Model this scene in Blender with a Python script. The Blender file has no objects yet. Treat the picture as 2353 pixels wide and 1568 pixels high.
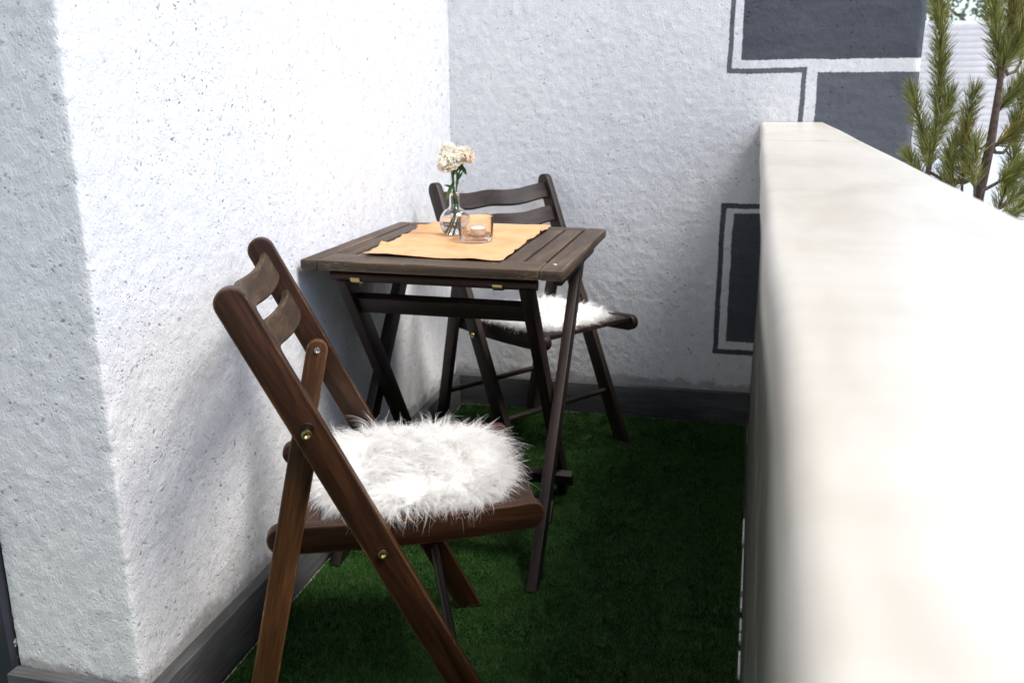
import bpy, bmesh, math, random
import numpy as np
from mathutils import Vector, Matrix
random.seed(7)
rng = np.random.default_rng(7)
DENOISE = True
SC = bpy.context.scene
COL = SC.collection
PI = math.pi

# ------------------------------------------------------------------ camera, sky, sun, exposure
CAM = Vector((0.8954, -2.854, 1.0558))
FPX = 2016.55                       # focal length in pixels of a 2352 px wide picture
C_RIGHT = Vector((0.97244776, 0.23307828, -0.00445674))
C_UP = Vector((-0.05955307, 0.26685953, 0.96189367))
C_FWD = Vector((-0.22538585, 0.93512593, -0.27338748))
cam_data = bpy.data.cameras.new('camera')
cam = bpy.data.objects.new('camera', cam_data)
COL.objects.link(cam)
cam.matrix_world = Matrix.Translation(CAM) @ Matrix((C_RIGHT, C_UP, -C_FWD)).transposed().to_4x4()
cam_data.sensor_width = 36.0
cam_data.lens = FPX / 2352.0 * 36.0
cam_data.clip_start = 0.02
cam_data.clip_end = 500
cam_data.dof.use_dof = True
cam_data.dof.focus_distance = 1.68
cam_data.dof.aperture_fstop = 6.3
SC.camera = cam

SUN_L = Vector((-1.0, 0.24, -1.75)).normalized()      # direction the sunlight travels
S_DIR = -SUN_L
s_el = math.asin(S_DIR.z)
s_az = math.atan2(S_DIR.x, S_DIR.y)
world = bpy.data.worlds.new('World')
SC.world = world
world.use_nodes = True
wn = world.node_tree
wn.nodes.clear()
w_out = wn.nodes.new('ShaderNodeOutputWorld')
w_bg = wn.nodes.new('ShaderNodeBackground')
w_sky = wn.nodes.new('ShaderNodeTexSky')
w_sky.sky_type = 'NISHITA'
w_sky.sun_disc = False
w_sky.sun_elevation = s_el
w_sky.sun_rotation = s_az
w_sky.air_density = 1.0
w_sky.dust_density = 1.6
w_sky.ozone_density = 1.0
w_bg.inputs['Strength'].default_value = 0.11
wn.links.new(w_sky.outputs[0], w_bg.inputs['Color'])
wn.links.new(w_bg.outputs[0], w_out.inputs['Surface'])
sun_d = bpy.data.lights.new('sun', 'SUN')
sun_d.energy = 1.5
sun_d.angle = math.radians(24)
sun_d.color = (1.0, 0.975, 0.94)
sun = bpy.data.objects.new('sun', sun_d)
COL.objects.link(sun)
sun.rotation_euler = SUN_L.to_track_quat('-Z', 'Y').to_euler()
sun.location = (4, -1, 6)
SC.view_settings.view_transform = 'Standard'
SC.view_settings.look = 'None'
SC.view_settings.gamma = 1.0
SC.view_settings.use_curve_mapping = False
SC.view_settings.exposure = 1.60
SC.render.engine = 'CYCLES'
SC.cycles.use_denoising = DENOISE
SC.cycles.max_bounces = 10
SC.cycles.transparent_max_bounces = 16
SC.cycles.transmission_bounces = 10

# ------------------------------------------------------------------ helpers
def pix(px, py, axis, val):
    """point where the view through a photo pixel (2352 wide) meets the plane axis=val"""
    d = C_FWD + C_RIGHT * ((px - 1176) / FPX) - C_UP * ((py - 784) / FPX)
    t = (val - CAM[axis]) / d[axis]
    return CAM + d * t

def link(name, mesh, mat=None, parent=None, mw=None):
    o = bpy.data.objects.new(name, mesh)
    COL.objects.link(o)
    if mat is not None:
        o.data.materials.append(mat)
    if parent is not None:
        o.parent = parent
    if mw is not None:
        o.matrix_basis = mw
    return o

def empty(name, loc=(0, 0, 0), rz=0.0):
    o = bpy.data.objects.new(name, None)
    COL.objects.link(o)
    o.location = loc
    o.rotation_euler = (0, 0, rz)
    o.empty_display_size = 0.05
    return o

def tag(o, label=None, cat=None, group=None, kind=None):
    if cat and not kind: kind = 'thing'
    if label: o['label'] = label
    if cat: o['category'] = cat
    if group: o['group'] = group
    if kind: o['kind'] = kind
    return o

def smooth(me, angle=0.7):
    for p in me.polygons: p.use_smooth = True
    try:
        me.set_sharp_from_angle(angle=angle)
    except Exception:
        pass
    return me

def mesh_from(name, verts, faces, sm=False):
    me = bpy.data.meshes.new(name)
    me.from_pydata([tuple(v) for v in verts], [], [tuple(f) for f in faces])
    me.update()
    if sm: smooth(me)
    return me

def bm_mesh(name, bm, sm=True, angle=0.6):
    bmesh.ops.recalc_face_normals(bm, faces=bm.faces[:])
    me = bpy.data.meshes.new(name)
    bm.to_mesh(me); bm.free()
    if sm: smooth(me, angle)
    return me

def prism_mesh(name, poly, t, bevel=0.002, seg=2):
    """polygon in local XY, extruded symmetric along Z by t, bevelled"""
    bm = bmesh.new()
    vs = [bm.verts.new((x, y, -t / 2)) for x, y in poly]
    f = bm.faces.new(vs)
    r = bmesh.ops.extrude_face_region(bm, geom=[f])
    for v in [g for g in r['geom'] if isinstance(g, bmesh.types.BMVert)]:
        v.co.z += t
    bmesh.ops.recalc_face_normals(bm, faces=bm.faces[:])
    if bevel > 0:
        es = [e for e in bm.edges if len(e.link_faces) == 2 and e.calc_face_angle(0) > 0.6]
        rb = bmesh.ops.bevel(bm, geom=es, offset=bevel, segments=seg, profile=0.6, affect='EDGES', clamp_overlap=True)
        for f_ in rb['faces']: f_.material_index = 1
    return bm_mesh(name, bm)

def frame(p0, p1, wv):
    ex = (p1 - p0).normalized()
    ez = ex.cross(wv).normalized()
    ey = ez.cross(ex).normalized()
    return ex, ey, ez

def board(name, parent, p0, p1, wv, w, t, mat, end0='flat', end1='flat', bevel=0.002, sag=0.0):
    """a board from p0 to p1 (parent space): width w along wv, thickness t; ends flat, round or cut at the floor"""
    p0 = Vector(p0); p1 = Vector(p1); wv = Vector(wv)
    ex, ey, ez = frame(p0, p1, wv)
    L = (p1 - p0).length
    def end(kind, x, sgn):
        if kind == 'round':
            n = 12
            return [(x + sgn * (math.sin(a) * w / 2 - w / 2), sgn * -math.cos(a) * w / 2)
                    for a in [PI * i / n for i in range(n + 1)]]
        if kind == 'floor':
            out = []
            pe = p1 if sgn > 0 else p0
            for y in (-w / 2 * sgn, w / 2 * sgn):
                dx = -(pe.z + y * ey.z) / ex.z
                out.append((x + dx, y))
            return out
        return [(x, -w / 2 * sgn), (x, w / 2 * sgn)]
    a = end(end1, L, 1); b = end(end0, 0, -1)
    poly = []
    def side(q0, q1, n):
        return [(q0[0] + (q1[0] - q0[0]) * i / n, q0[1] + (q1[1] - q0[1]) * i / n) for i in range(1, n)]
    n = 14 if sag else 1
    poly = a + side(a[-1], b[0], n) + b + side(b[-1], a[0], n)
    if sag:
        poly = [(x, y - sag * (4 * (x / L) * (1 - x / L))) for x, y in poly]
    me = prism_mesh(name, poly, t, bevel)
    mw = Matrix((ex, ey, ez)).transposed().to_4x4()
    mw.translation = p0
    o = link(name, me, mat, parent, mw)
    o.data.materials.append(EDGE.get(mat.name, mat))
    return o

def box_mesh(name, x0, x1, y0, y1, z0, z1, bevel=0.0, seg=2, worn=False):
    bm = bmesh.new()
    r = bmesh.ops.create_cube(bm, size=1.0)
    for v in bm.verts:
        v.co = Vector(((x0 + x1) / 2 + v.co.x * (x1 - x0), (y0 + y1) / 2 + v.co.y * (y1 - y0), (z0 + z1) / 2 + v.co.z * (z1 - z0)))
    if bevel:
        rb = bmesh.ops.bevel(bm, geom=bm.edges[:], offset=bevel, segments=seg, profile=0.6, affect='EDGES')
        if worn:
            for f_ in rb['faces']: f_.material_index = 1
    return bm_mesh(name, bm)

def box_at(name, parent, x0, x1, y0, y1, z0, z1, mat, bevel=0.0015):
    """box whose origin is its own low corner; x is the long axis of the grain"""
    me = box_mesh(name, 0, x1 - x0, 0, y1 - y0, 0, z1 - z0, bevel, worn=True)
    o = link(name, me, mat, parent, Matrix.Translation((x0, y0, z0)))
    o.data.materials.append(EDGE.get(mat.name, mat))
    return o

def tube(path, radii, n=8, cap=True):
    """verts, faces of a tapering tube along path"""
    V = []; F = []
    path = [Vector(p) for p in path]
    up = Vector((0.13, 0.21, 0.97)).normalized()
    for i, p in enumerate(path):
        a = path[max(0, i - 1)]; b = path[min(len(path) - 1, i + 1)]
        t = (b - a).normalized()
        s = t.cross(up)
        if s.length < 1e-4: s = t.cross(Vector((1, 0, 0)))
        s.normalize(); q = s.cross(t)
        for k in range(n):
            an = 2 * PI * k / n
            V.append(p + (s * math.cos(an) + q * math.sin(an)) * radii[i])
    for i in range(len(path) - 1):
        for k in range(n):
            k2 = (k + 1) % n
            F.append((i * n + k, i * n + k2, (i + 1) * n + k2, (i + 1) * n + k))
    if cap:
        F.append(tuple(range(n))[::-1])
        F.append(tuple((len(path) - 1) * n + k for k in range(n)))
    return V, F

def lathe(profile, n=40):
    V = []; F = []
    for r, z in profile:
        for k in range(n):
            a = 2 * PI * k / n
            V.append((r * math.cos(a), r * math.sin(a), z))
    m = len(profile)
    for i in range(m - 1):
        for k in range(n):
            k2 = (k + 1) % n
            F.append((i * n + k, i * n + k2, (i + 1) * n + k2, (i + 1) * n + k))
    return V, F

def lathe_mesh(name, profile, n=40, angle=0.7):
    bm = bmesh.new()
    V, F = lathe(profile, n)
    bv = [bm.verts.new(v) for v in V]
    for f in F: bm.faces.new([bv[i] for i in f])
    bmesh.ops.remove_doubles(bm, verts=bm.verts[:], dist=1e-6)
    return bm_mesh(name, bm, True, angle)

def hash2(ix, iy, seed):
    h = (ix.astype(np.int64) * 374761393 + iy.astype(np.int64) * 668265263 + seed * 1274126177) & 0xffffffff
    h = ((h ^ (h >> 13)) * 1274126177) & 0xffffffff
    h = h ^ (h >> 16)
    return (h & 0xffff) / 65535.0
def vnoise(x, y, seed=0):
    ix = np.floor(x); iy = np.floor(y); fx = x - ix; fy = y - iy
    fx = fx * fx * (3 - 2 * fx); fy = fy * fy * (3 - 2 * fy)
    a = hash2(ix, iy, seed); b = hash2(ix + 1, iy, seed); c = hash2(ix, iy + 1, seed); d = hash2(ix + 1, iy + 1, seed)
    return (a * (1 - fx) + b * fx) * (1 - fy) + (c * (1 - fx) + d * fx) * fy

# ------------------------------------------------------------------ materials
def new_mat(name):
    m = bpy.data.materials.new(name)
    m.use_nodes = True
    nt = m.node_tree
    return m, nt, nt.nodes['Principled BSDF']
def N(nt, kind, **kw):
    n = nt.nodes.new(kind)
    for k, v in kw.items():
        if k.startswith('i_'): n.inputs[k[2:].replace('_', ' ')].default_value = v
        else: setattr(n, k, v)
    return n
def math_n(nt, op, a, b=None, clamp=False):
    n = nt.nodes.new('ShaderNodeMath'); n.operation = op; n.use_clamp = clamp
    for i, v in enumerate((a, b)):
        if v is None: continue
        if isinstance(v, (int, float)): n.inputs[i].default_value = v
        else: nt.links.new(v, n.inputs[i])
    return n.outputs[0]
def ramp(nt, fac, stops):
    r = nt.nodes.new('ShaderNodeValToRGB')
    el = r.color_ramp.elements
    while len(el) < len(stops): el.new(0.5)
    for e, (p, c) in zip(el, stops):
        e.position = p
        e.color = c if len(c) == 4 else (*c, 1)
    nt.links.new(fac, r.inputs[0])
    return r.outputs[0]
def mixc(nt, fac, a, b, mode='MIX'):
    n = nt.nodes.new('ShaderNodeMix'); n.data_type = 'RGBA'; n.blend_type = mode
    for s, v in ((0, fac), (6, a), (7, b)):
        if isinstance(v, (int, float)): n.inputs[s].default_value = v
        elif isinstance(v, tuple): n.inputs[s].default_value = v if len(v) == 4 else (*v, 1)
        else: nt.links.new(v, n.inputs[s])
    return n.outputs[2]
def bump(nt, height, strength, dist, prev=None):
    b = nt.nodes.new('ShaderNodeBump')
    b.inputs['Strength'].default_value = strength
    b.inputs['Distance'].default_value = dist
    nt.links.new(height, b.inputs['Height'])
    if prev is not None: nt.links.new(prev, b.inputs['Normal'])
    return b.outputs[0]
def noise(nt, vec, scale, detail=3, rough=0.55, dist=0.0):
    n = N(nt, 'ShaderNodeTexNoise', i_Scale=scale, i_Detail=detail, i_Roughness=rough, i_Distortion=dist)
    nt.links.new(vec, n.inputs['Vector'])
    return n.outputs[0]
def mapping(nt, vec, scale=(1, 1, 1), rot=(0, 0, 0), loc=None):
    n = N(nt, 'ShaderNodeMapping')
    n.inputs['Scale'].default_value = scale
    n.inputs['Rotation'].default_value = rot
    if loc is not None: nt.links.new(loc, n.inputs['Location'])
    nt.links.new(vec, n.inputs['Vector'])
    return n.outputs[0]

def wood_mat(name, dark, mid, light, wear=0.0, wear_col=(0.30, 0.17, 0.06), rough=0.42, spec=0.5, coat=0.0):
    m, nt, b = new_mat(name)
    tc = N(nt, 'ShaderNodeTexCoord'); oi = N(nt, 'ShaderNodeObjectInfo')
    loc = N(nt, 'ShaderNodeCombineXYZ')
    for i, k in enumerate((37.0, 11.0, 23.0)):
        nt.links.new(math_n(nt, 'MULTIPLY', oi.outputs['Random'], k), loc.inputs[i])
    v = mapping(nt, tc.outputs['Object'], (5.5, 60, 60), loc=loc.outputs[0])
    g1 = noise(nt, v, 1.0, 5, 0.6, 0.6)
    v2 = mapping(nt, tc.outputs['Object'], (14, 420, 420), loc=loc.outputs[0])
    g2 = noise(nt, v2, 1.0, 3, 0.6)
    v3 = mapping(nt, tc.outputs['Object'], (4, 9, 9), loc=loc.outputs[0])
    g3 = noise(nt, v3, 1.0, 2, 0.5)
    c = ramp(nt, g1, [(0.30, dark), (0.52, mid), (0.72, light)])
    fine = ramp(nt, g2, [(0.35, (0.55, 0.55, 0.55)), (0.62, (1.1, 1.1, 1.1))])
    c = mixc(nt, 0.75, c, fine, 'MULTIPLY')
    blot = ramp(nt, g3, [(0.3, (0.65, 0.62, 0.6)), (0.7, (1.2, 1.18, 1.15))])
    c = mixc(nt, 1.0, c, blot, 'MULTIPLY')
    if wear > 0:
        vw = mapping(nt, tc.outputs['Object'], (60, 420, 420), loc=loc.outputs[0])
        w1 = noise(nt, vw, 1.0, 4, 0.7, 0.3)
        w2 = noise(nt, mapping(nt, tc.outputs['Object'], (16, 22, 22), loc=loc.outputs[0]), 1.0, 3, 0.6)
        ww = math_n(nt, 'ADD', math_n(nt, 'MULTIPLY', w1, 0.75), math_n(nt, 'MULTIPLY', w2, 0.3))
        t = 0.68 - 0.16 * wear
        mk = ramp(nt, ww, [(t, (0, 0, 0)), (t + 0.05, (1, 1, 1))])
        c = mixc(nt, mk, c, wear_col)
    nt.links.new(c, b.inputs['Base Color'])
    r = N(nt, 'ShaderNodeMapRange'); nt.links.new(g2, r.inputs[0])
    r.inputs[3].default_value = rough - 0.08; r.inputs[4].default_value = rough + 0.16
    nt.links.new(r.outputs[0], b.inputs['Roughness'])
    b.inputs['Specular IOR Level'].default_value = spec
    nt.links.new(bump(nt, math_n(nt, 'ADD', math_n(nt, 'MULTIPLY', g1, 0.5), g2), 0.35, 0.0008), b.inputs['Normal'])
    return m

M = {}
M['chair'] = wood_mat('wood_chair_brown', (0.016, 0.0055, 0.002), (0.036, 0.013, 0.0050), (0.072, 0.028, 0.0105), 0.0, rough=0.40, spec=0.35)
M['chair_leg'] = wood_mat('wood_chair_lighter_brown', (0.030, 0.012, 0.004), (0.075, 0.030, 0.010), (0.13, 0.055, 0.018), 0.0, rough=0.42, spec=0.35)
M['chair_worn'] = wood_mat('wood_chair_worn', (0.03, 0.017, 0.009), (0.06, 0.036, 0.019), (0.10, 0.062, 0.032), 0.5, (0.16, 0.10, 0.047), rough=0.5, spec=0.35)
M['chair_seat'] = wood_mat('wood_chair_seat', (0.022, 0.010, 0.0045), (0.046, 0.021, 0.0095), (0.085, 0.04, 0.018), 0.22, (0.26, 0.17, 0.075), rough=0.42, spec=0.35)
M['chair_far'] = wood_mat('wood_chair_dark', (0.012, 0.007, 0.005), (0.026, 0.016, 0.012), (0.045, 0.029, 0.021), 0.0, rough=0.48, spec=0.35)
M['table'] = wood_mat('wood_table_top', (0.036, 0.022, 0.013), (0.072, 0.047, 0.030), (0.125, 0.086, 0.057), 0.2, (0.26, 0.18, 0.09), rough=0.5, spec=0.4)
M['table_edge'] = wood_mat('wood_table_worn_rail', (0.030, 0.018, 0.010), (0.060, 0.038, 0.022), (0.10, 0.066, 0.04), 0.45, (0.25, 0.16, 0.075), rough=0.5, spec=0.4)
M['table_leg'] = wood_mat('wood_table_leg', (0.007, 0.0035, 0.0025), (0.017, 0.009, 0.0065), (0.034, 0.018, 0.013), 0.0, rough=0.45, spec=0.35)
M['skirting'] = wood_mat('painted_skirting', (0.085, 0.09, 0.095), (0.10, 0.105, 0.11), (0.115, 0.12, 0.125), 0.0, rough=0.8, spec=0.15)

EDGE = {}
EDGE[M['chair'].name] = wood_mat('wood_chair_brown_worn_edge', (0.035, 0.015, 0.007), (0.085, 0.040, 0.019), (0.15, 0.082, 0.042), 0.35, (0.25, 0.15, 0.08), rough=0.45, spec=0.35)
EDGE[M['chair_leg'].name] = wood_mat('wood_chair_lighter_worn_edge', (0.06, 0.026, 0.01), (0.13, 0.06, 0.024), (0.20, 0.11, 0.05), 0.35, (0.30, 0.19, 0.10), rough=0.45, spec=0.35)
EDGE[M['chair_seat'].name] = EDGE[M['chair'].name]
EDGE[M['table'].name] = wood_mat('wood_table_worn_edge', (0.05, 0.034, 0.022), (0.10, 0.070, 0.046), (0.17, 0.12, 0.08), 0.4, (0.30, 0.20, 0.11), rough=0.5, spec=0.4)
EDGE[M['table_edge'].name] = EDGE[M['table'].name]
def stucco(name, paint=None):
    """white brushed render; paint: list of (x0,x1,z0,z1,colour) painted over it in wall x,z"""
    m, nt, b = new_mat(name)
    geo = N(nt, 'ShaderNodeNewGeometry')
    P0 = geo.outputs['Position']
    nn = noise(nt, P0, 26, 3, 0.6)
    c = ramp(nt, nn, [(0.3, (0.70, 0.70, 0.71)), (0.7, (0.80, 0.80, 0.80))])
    big = noise(nt, P0, 1.7, 3, 0.6)
    c = mixc(nt, 0.5, c, ramp(nt, big, [(0.3, (0.88, 0.875, 0.86)), (0.65, (1, 1, 1))]), 'MULTIPLY')
    # pits that hold dirt
    vo = N(nt, 'ShaderNodeTexVoronoi', i_Scale=72.0, i_Randomness=1.0)
    nt.links.new(mixc(nt, 0.035, P0, N_noise_vec(nt, P0, 30)), vo.inputs['Vector'])
    pit = ramp(nt, vo.outputs['Distance'], [(0.10, (1, 1, 1)), (0.30, (0, 0, 0))])
    gate = ramp(nt, noise(nt, P0, 34, 3, 0.7), [(0.47, (0, 0, 0)), (0.58, (1, 1, 1))])
    pitm = math_n(nt, 'MULTIPLY', pit, gate)
    vo2 = N(nt, 'ShaderNodeTexVoronoi', i_Scale=150.0); nt.links.new(P0, vo2.inputs['Vector'])
    pit2 = ramp(nt, vo2.outputs['Distance'], [(0.08, (1, 1, 1)), (0.26, (0, 0, 0))])
    gate2 = ramp(nt, noise(nt, P0, 55, 2, 0.6), [(0.42, (0, 0, 0)), (0.54, (1, 1, 1))])
    pitm = math_n(nt, 'MAXIMUM', pitm, math_n(nt, 'MULTIPLY', math_n(nt, 'MULTIPLY', pit2, gate2), 0.8))
    clus = ramp(nt, noise(nt, P0, 4.5, 3, 0.6), [(0.36, (0.25, 0.25, 0.25)), (0.62, (1, 1, 1))])
    pitm = math_n(nt, 'MULTIPLY', pitm, clus)
    if paint:
        sep = N(nt, 'ShaderNodeSeparateXYZ')
        wob = N_noise_vec(nt, P0, 170)
        wob2 = N_noise_vec(nt, P0, 9)
        v = mixc(nt, 0.011, P0, wob)
        va = N(nt, 'ShaderNodeVectorMath', operation='ADD')
        nt.links.new(P0, va.inputs[0])
        def cent(w, k):
            s = N(nt, 'ShaderNodeVectorMath', operation='SUBTRACT'); nt.links.new(w, s.inputs[0]); s.inputs[1].default_value = (0.5, 0.5, 0.5)
            t = N(nt, 'ShaderNodeVectorMath', operation='SCALE'); nt.links.new(s.outputs[0], t.inputs[0]); t.inputs['Scale'].default_value = k
            return t.outputs[0]
        vb = N(nt, 'ShaderNodeVectorMath', operation='ADD')
        nt.links.new(cent(wob, 0.0075), vb.inputs[0]); nt.links.new(cent(wob2, 0.009), vb.inputs[1])
        nt.links.new(vb.outputs[0], va.inputs[1])
        nt.links.new(va.outputs[0], sep.inputs[0])
        for (x0, x1, z0, z1, colr) in paint:
            def edge(s, a, up):
                return math_n(nt, 'MULTIPLY_ADD', s, 0) if False else math_n(nt, 'MULTIPLY', math_n(nt, 'SUBTRACT', s, a) if up else math_n(nt, 'SUBTRACT', a, s), 420.0, True)
            k = math_n(nt, 'MINIMUM', math_n(nt, 'MINIMUM', edge(sep.outputs[0], x0, True), edge(sep.outputs[0], x1, False)),
                       math_n(nt, 'MINIMUM', edge(sep.outputs[2], z0, True), edge(sep.outputs[2], z1, False)))
            col = mixc(nt, ramp(nt, noise(nt, mapping(nt, P0, (7, 7, 28)), 1.0, 5, 0.7), [(0.3, (0, 0, 0)), (0.7, (1, 1, 1))]), tuple(0.82 * q for q in colr), tuple(1.2 * q for q in colr))
            c = mixc(nt, k, c, col)
    dirt = math_n(nt, 'MULTIPLY', pitm, 0.8)
    c = mixc(nt, dirt, c, mixc(nt, 1.0, c, (0.22, 0.22, 0.22), 'MULTIPLY'))
    # rising damp and grime just above the skirting board, chips where the plaster has gone
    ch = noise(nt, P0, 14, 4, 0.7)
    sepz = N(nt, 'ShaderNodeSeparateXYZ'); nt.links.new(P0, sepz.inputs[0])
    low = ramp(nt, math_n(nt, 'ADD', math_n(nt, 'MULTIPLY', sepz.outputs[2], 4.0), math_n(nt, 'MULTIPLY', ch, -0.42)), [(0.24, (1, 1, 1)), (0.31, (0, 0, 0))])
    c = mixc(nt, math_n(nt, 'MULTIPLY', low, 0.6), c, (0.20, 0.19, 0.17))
    nt.links.new(c, b.inputs['Base Color'])
    b.inputs['Roughness'].default_value = 0.9
    b.inputs['Specular IOR Level'].default_value = 0.2
    vs = mapping(nt, P0, (1, 1, 0.55))
    h1 = noise(nt, vs, 300, 4, 0.7)
    h2 = noise(nt, vs, 150, 3, 0.65, 1.0)
    h = math_n(nt, 'ADD', math_n(nt, 'MULTIPLY', h1, 0.9), h2)
    h = math_n(nt, 'SUBTRACT', h, math_n(nt, 'MULTIPLY', pitm, 0.9))
    nt.links.new(bump(nt, h, 0.7, 0.0026), b.inputs['Normal'])
    return m
def N_noise_vec(nt, vec, scale):
    n = N(nt, 'ShaderNodeTexNoise', i_Scale=scale, i_Detail=2.0)
    nt.links.new(vec, n.inputs['Vector'])
    return n.outputs['Color']

GR1 = (0.082, 0.088, 0.104); GR2 = (0.115, 0.122, 0.142)
M['stucco'] = stucco('white_stucco')
PAINT = [
    (0.919, 2.0, 1.143, 3.0, GR1),                                  # upper block
    (0.879, 0.896, 1.106, 3.0, GR2), (0.879, 1.112, 1.104, 1.122, GR2), (1.096, 1.113, 0.2, 1.12, GR2),
    (1.142, 2.0, 0.76, 1.108, GR2),                                 # short block
    (0.886, 0.905, 0.222, 0.718, GR1), (0.886, 1.3, 0.699, 0.718, GR1), (0.886, 1.3, 0.222, 0.242, GR1),
    (0.926, 2.0, 0.266, 0.687, GR1),                                # lower long block
    (1.142, 2.0, -1.0, 0.19, GR2),
]
M['stucco_painted'] = stucco('white_stucco_with_grey_painted_blocks', PAINT)

def simple(name, col, rough=0.6, metal=0.0, spec=0.5, nscale=0, namp=0.15, bumpd=0.0):
    m, nt, b = new_mat(name)
    b.inputs['Roughness'].default_value = rough
    b.inputs['Metallic'].default_value = metal
    b.inputs['Specular IOR Level'].default_value = spec
    if nscale:
        tc = N(nt, 'ShaderNodeTexCoord')
        n = noise(nt, tc.outputs['Object'], nscale, 4, 0.6)
        lo = tuple(c * (1 - namp) for c in col); hi = tuple(min(1, c * (1 + namp)) for c in col)
        nt.links.new(ramp(nt, n, [(0.3, lo), (0.7, hi)]), b.inputs['Base Color'])
        if bumpd: nt.links.new(bump(nt, n, 0.5, bumpd), b.inputs['Normal'])
    else:
        b.inputs['Base Color'].default_value = (*col, 1)
    return m
M['brass'] = simple('brass', (0.55, 0.42, 0.18), 0.28, 1.0)
M['zinc'] = simple('zinc_screw', (0.5, 0.5, 0.48), 0.35, 1.0)
M['slab'] = simple('concrete_slab', (0.22, 0.21, 0.19), 0.9, nscale=20)
M['tile'] = simple('pale_floor_tile', (0.34, 0.32, 0.29), 0.8, nscale=30, namp=0.3)
M['light_dash_mat'] = simple('white_light_dash', (0.7, 0.69, 0.66), 0.7, nscale=60, namp=0.35)  # white colour standing in for light along the parapet base
M['ground'] = simple('pale_paving', (0.50, 0.48, 0.45), 0.9, nscale=0.8, namp=0.2)
M['brick'] = simple('pale_brick', (0.70, 0.64, 0.60), 0.9, nscale=6, namp=0.1)
M['mortar'] = simple('white_mortar', (0.78, 0.77, 0.75), 0.9)
M['white_render'] = simple('white_render', (0.8, 0.8, 0.79), 0.9, nscale=3, namp=0.05)
M['bark'] = simple('pine_bark', (0.075, 0.048, 0.034), 0.9, nscale=90, namp=0.6, bumpd=0.004)
M['soffit'] = simple('roof_soffit', (0.55, 0.46, 0.38), 0.85, nscale=4, namp=0.08)
M['wax'] = simple('white_wax', (0.82, 0.80, 0.77), 0.45)
M['wick'] = simple('wick', (0.6, 0.57, 0.5), 0.8)
M['tin'] = simple('tealight_tin', (0.75, 0.75, 0.75), 0.3, 1.0)

def dark_paint():
    m, nt, b = new_mat('dark_slate_paint_chipped')
    geo = N(nt, 'ShaderNodeNewGeometry'); P0 = geo.outputs['Position']
    n = noise(nt, P0, 8, 4, 0.6)
    c = ramp(nt, n, [(0.3, (0.022, 0.023, 0.036)), (0.7, (0.032, 0.033, 0.048))])
    sep = N(nt, 'ShaderNodeSeparateXYZ'); nt.links.new(P0, sep.inputs[0])
    e = math_n(nt, 'MULTIPLY', math_n(nt, 'ADD', sep.outputs[0], 0.2535), 30.0)
    k = math_n(nt, 'ADD', e, math_n(nt, 'MULTIPLY', noise(nt, P0, 60, 4, 0.7), 1.0))
    mk = ramp(nt, k, [(0.98, (0, 0, 0)), (1.05, (1, 1, 1))])
    c = mixc(nt, mk, c, (0.62, 0.63, 0.60))
    nt.links.new(c, b.inputs['Base Color']); b.inputs['Roughness'].default_value = 0.55
    return m
M['dark_paint'] = dark_paint()

def cap_mat():
    m, nt, b = new_mat('polished_cream_stone_cap')
    geo = N(nt, 'ShaderNodeNewGeometry'); P0 = geo.outputs['Position']
    n = noise(nt, mapping(nt, P0, (9, 3, 9)), 1.0, 5, 0.65, 0.5)
    c = ramp(nt, n, [(0.30, (0.455, 0.42, 0.35)), (0.5, (0.55, 0.515, 0.445)), (0.72, (0.60, 0.57, 0.51))])
    st = noise(nt, mapping(nt, P0, (4, 60, 4)), 1.0, 4, 0.6)
    c = mixc(nt, 0.5, c, ramp(nt, st, [(0.35, (0.88, 0.87, 0.85)), (0.6, (1, 1, 1))]), 'MULTIPLY')
    # one hairline crack wandering across the stone
    sep = N(nt, 'ShaderNodeSeparateXYZ'); nt.links.new(P0, sep.inputs[0])
    wv = noise(nt, mapping(nt, P0, (14, 0.0, 0.0)), 1.0, 3, 0.5)
    yy = math_n(nt, 'ADD', sep.outputs[1], math_n(nt, 'ADD', math_n(nt, 'MULTIPLY', wv, -0.16), 1.15))
    ck = ramp(nt, math_n(nt, 'ABSOLUTE', yy), [(0.0, (1, 1, 1)), (0.012, (0, 0, 0))])
    c = mixc(nt, math_n(nt, 'MULTIPLY', ck, 0.7), c, (0.24, 0.215, 0.18))
    nt.links.new(c, b.inputs['Base Color'])
    b.inputs['Roughness'].default_value = 0.34
    nt.links.new(bump(nt, n, 0.15, 0.002), b.inputs['Normal'])
    return m
M['cap'] = cap_mat()
M['parapet_panel'] = wood_mat('grey_green_painted_board', (0.095, 0.098, 0.078), (0.12, 0.12, 0.098), (0.145, 0.14, 0.116), 0.0, rough=0.5, spec=0.4)

def turf_mat(name, blades):
    m, nt, b = new_mat(name)
    geo = N(nt, 'ShaderNodeNewGeometry'); P0 = geo.outputs['Position']
    n = noise(nt, P0, 24, 5, 0.7)
    c = ramp(nt, n, [(0.25, (0.018, 0.054, 0.010)), (0.75, (0.028, 0.078, 0.014))])
    if blades:
        c = mixc(nt, 1.0, c, ramp(nt, geo.outputs['Random Per Island'], [(0, (0.45, 0.5, 0.45)), (0.6, (1.0, 1.0, 1.0)), (0.93, (1.5, 1.4, 1.1)), (1.0, (3.2, 2.4, 2.0))]), 'MULTIPLY')
    nt.links.new(c, b.inputs['Base Color'])
    b.inputs['Roughness'].default_value = 0.55
    b.inputs['Specular IOR Level'].default_value = 0.25
    return m
M['turf'] = turf_mat('artificial_turf_blades', True)
M['turf_base'] = turf_mat('artificial_turf_backing', False)

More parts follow.
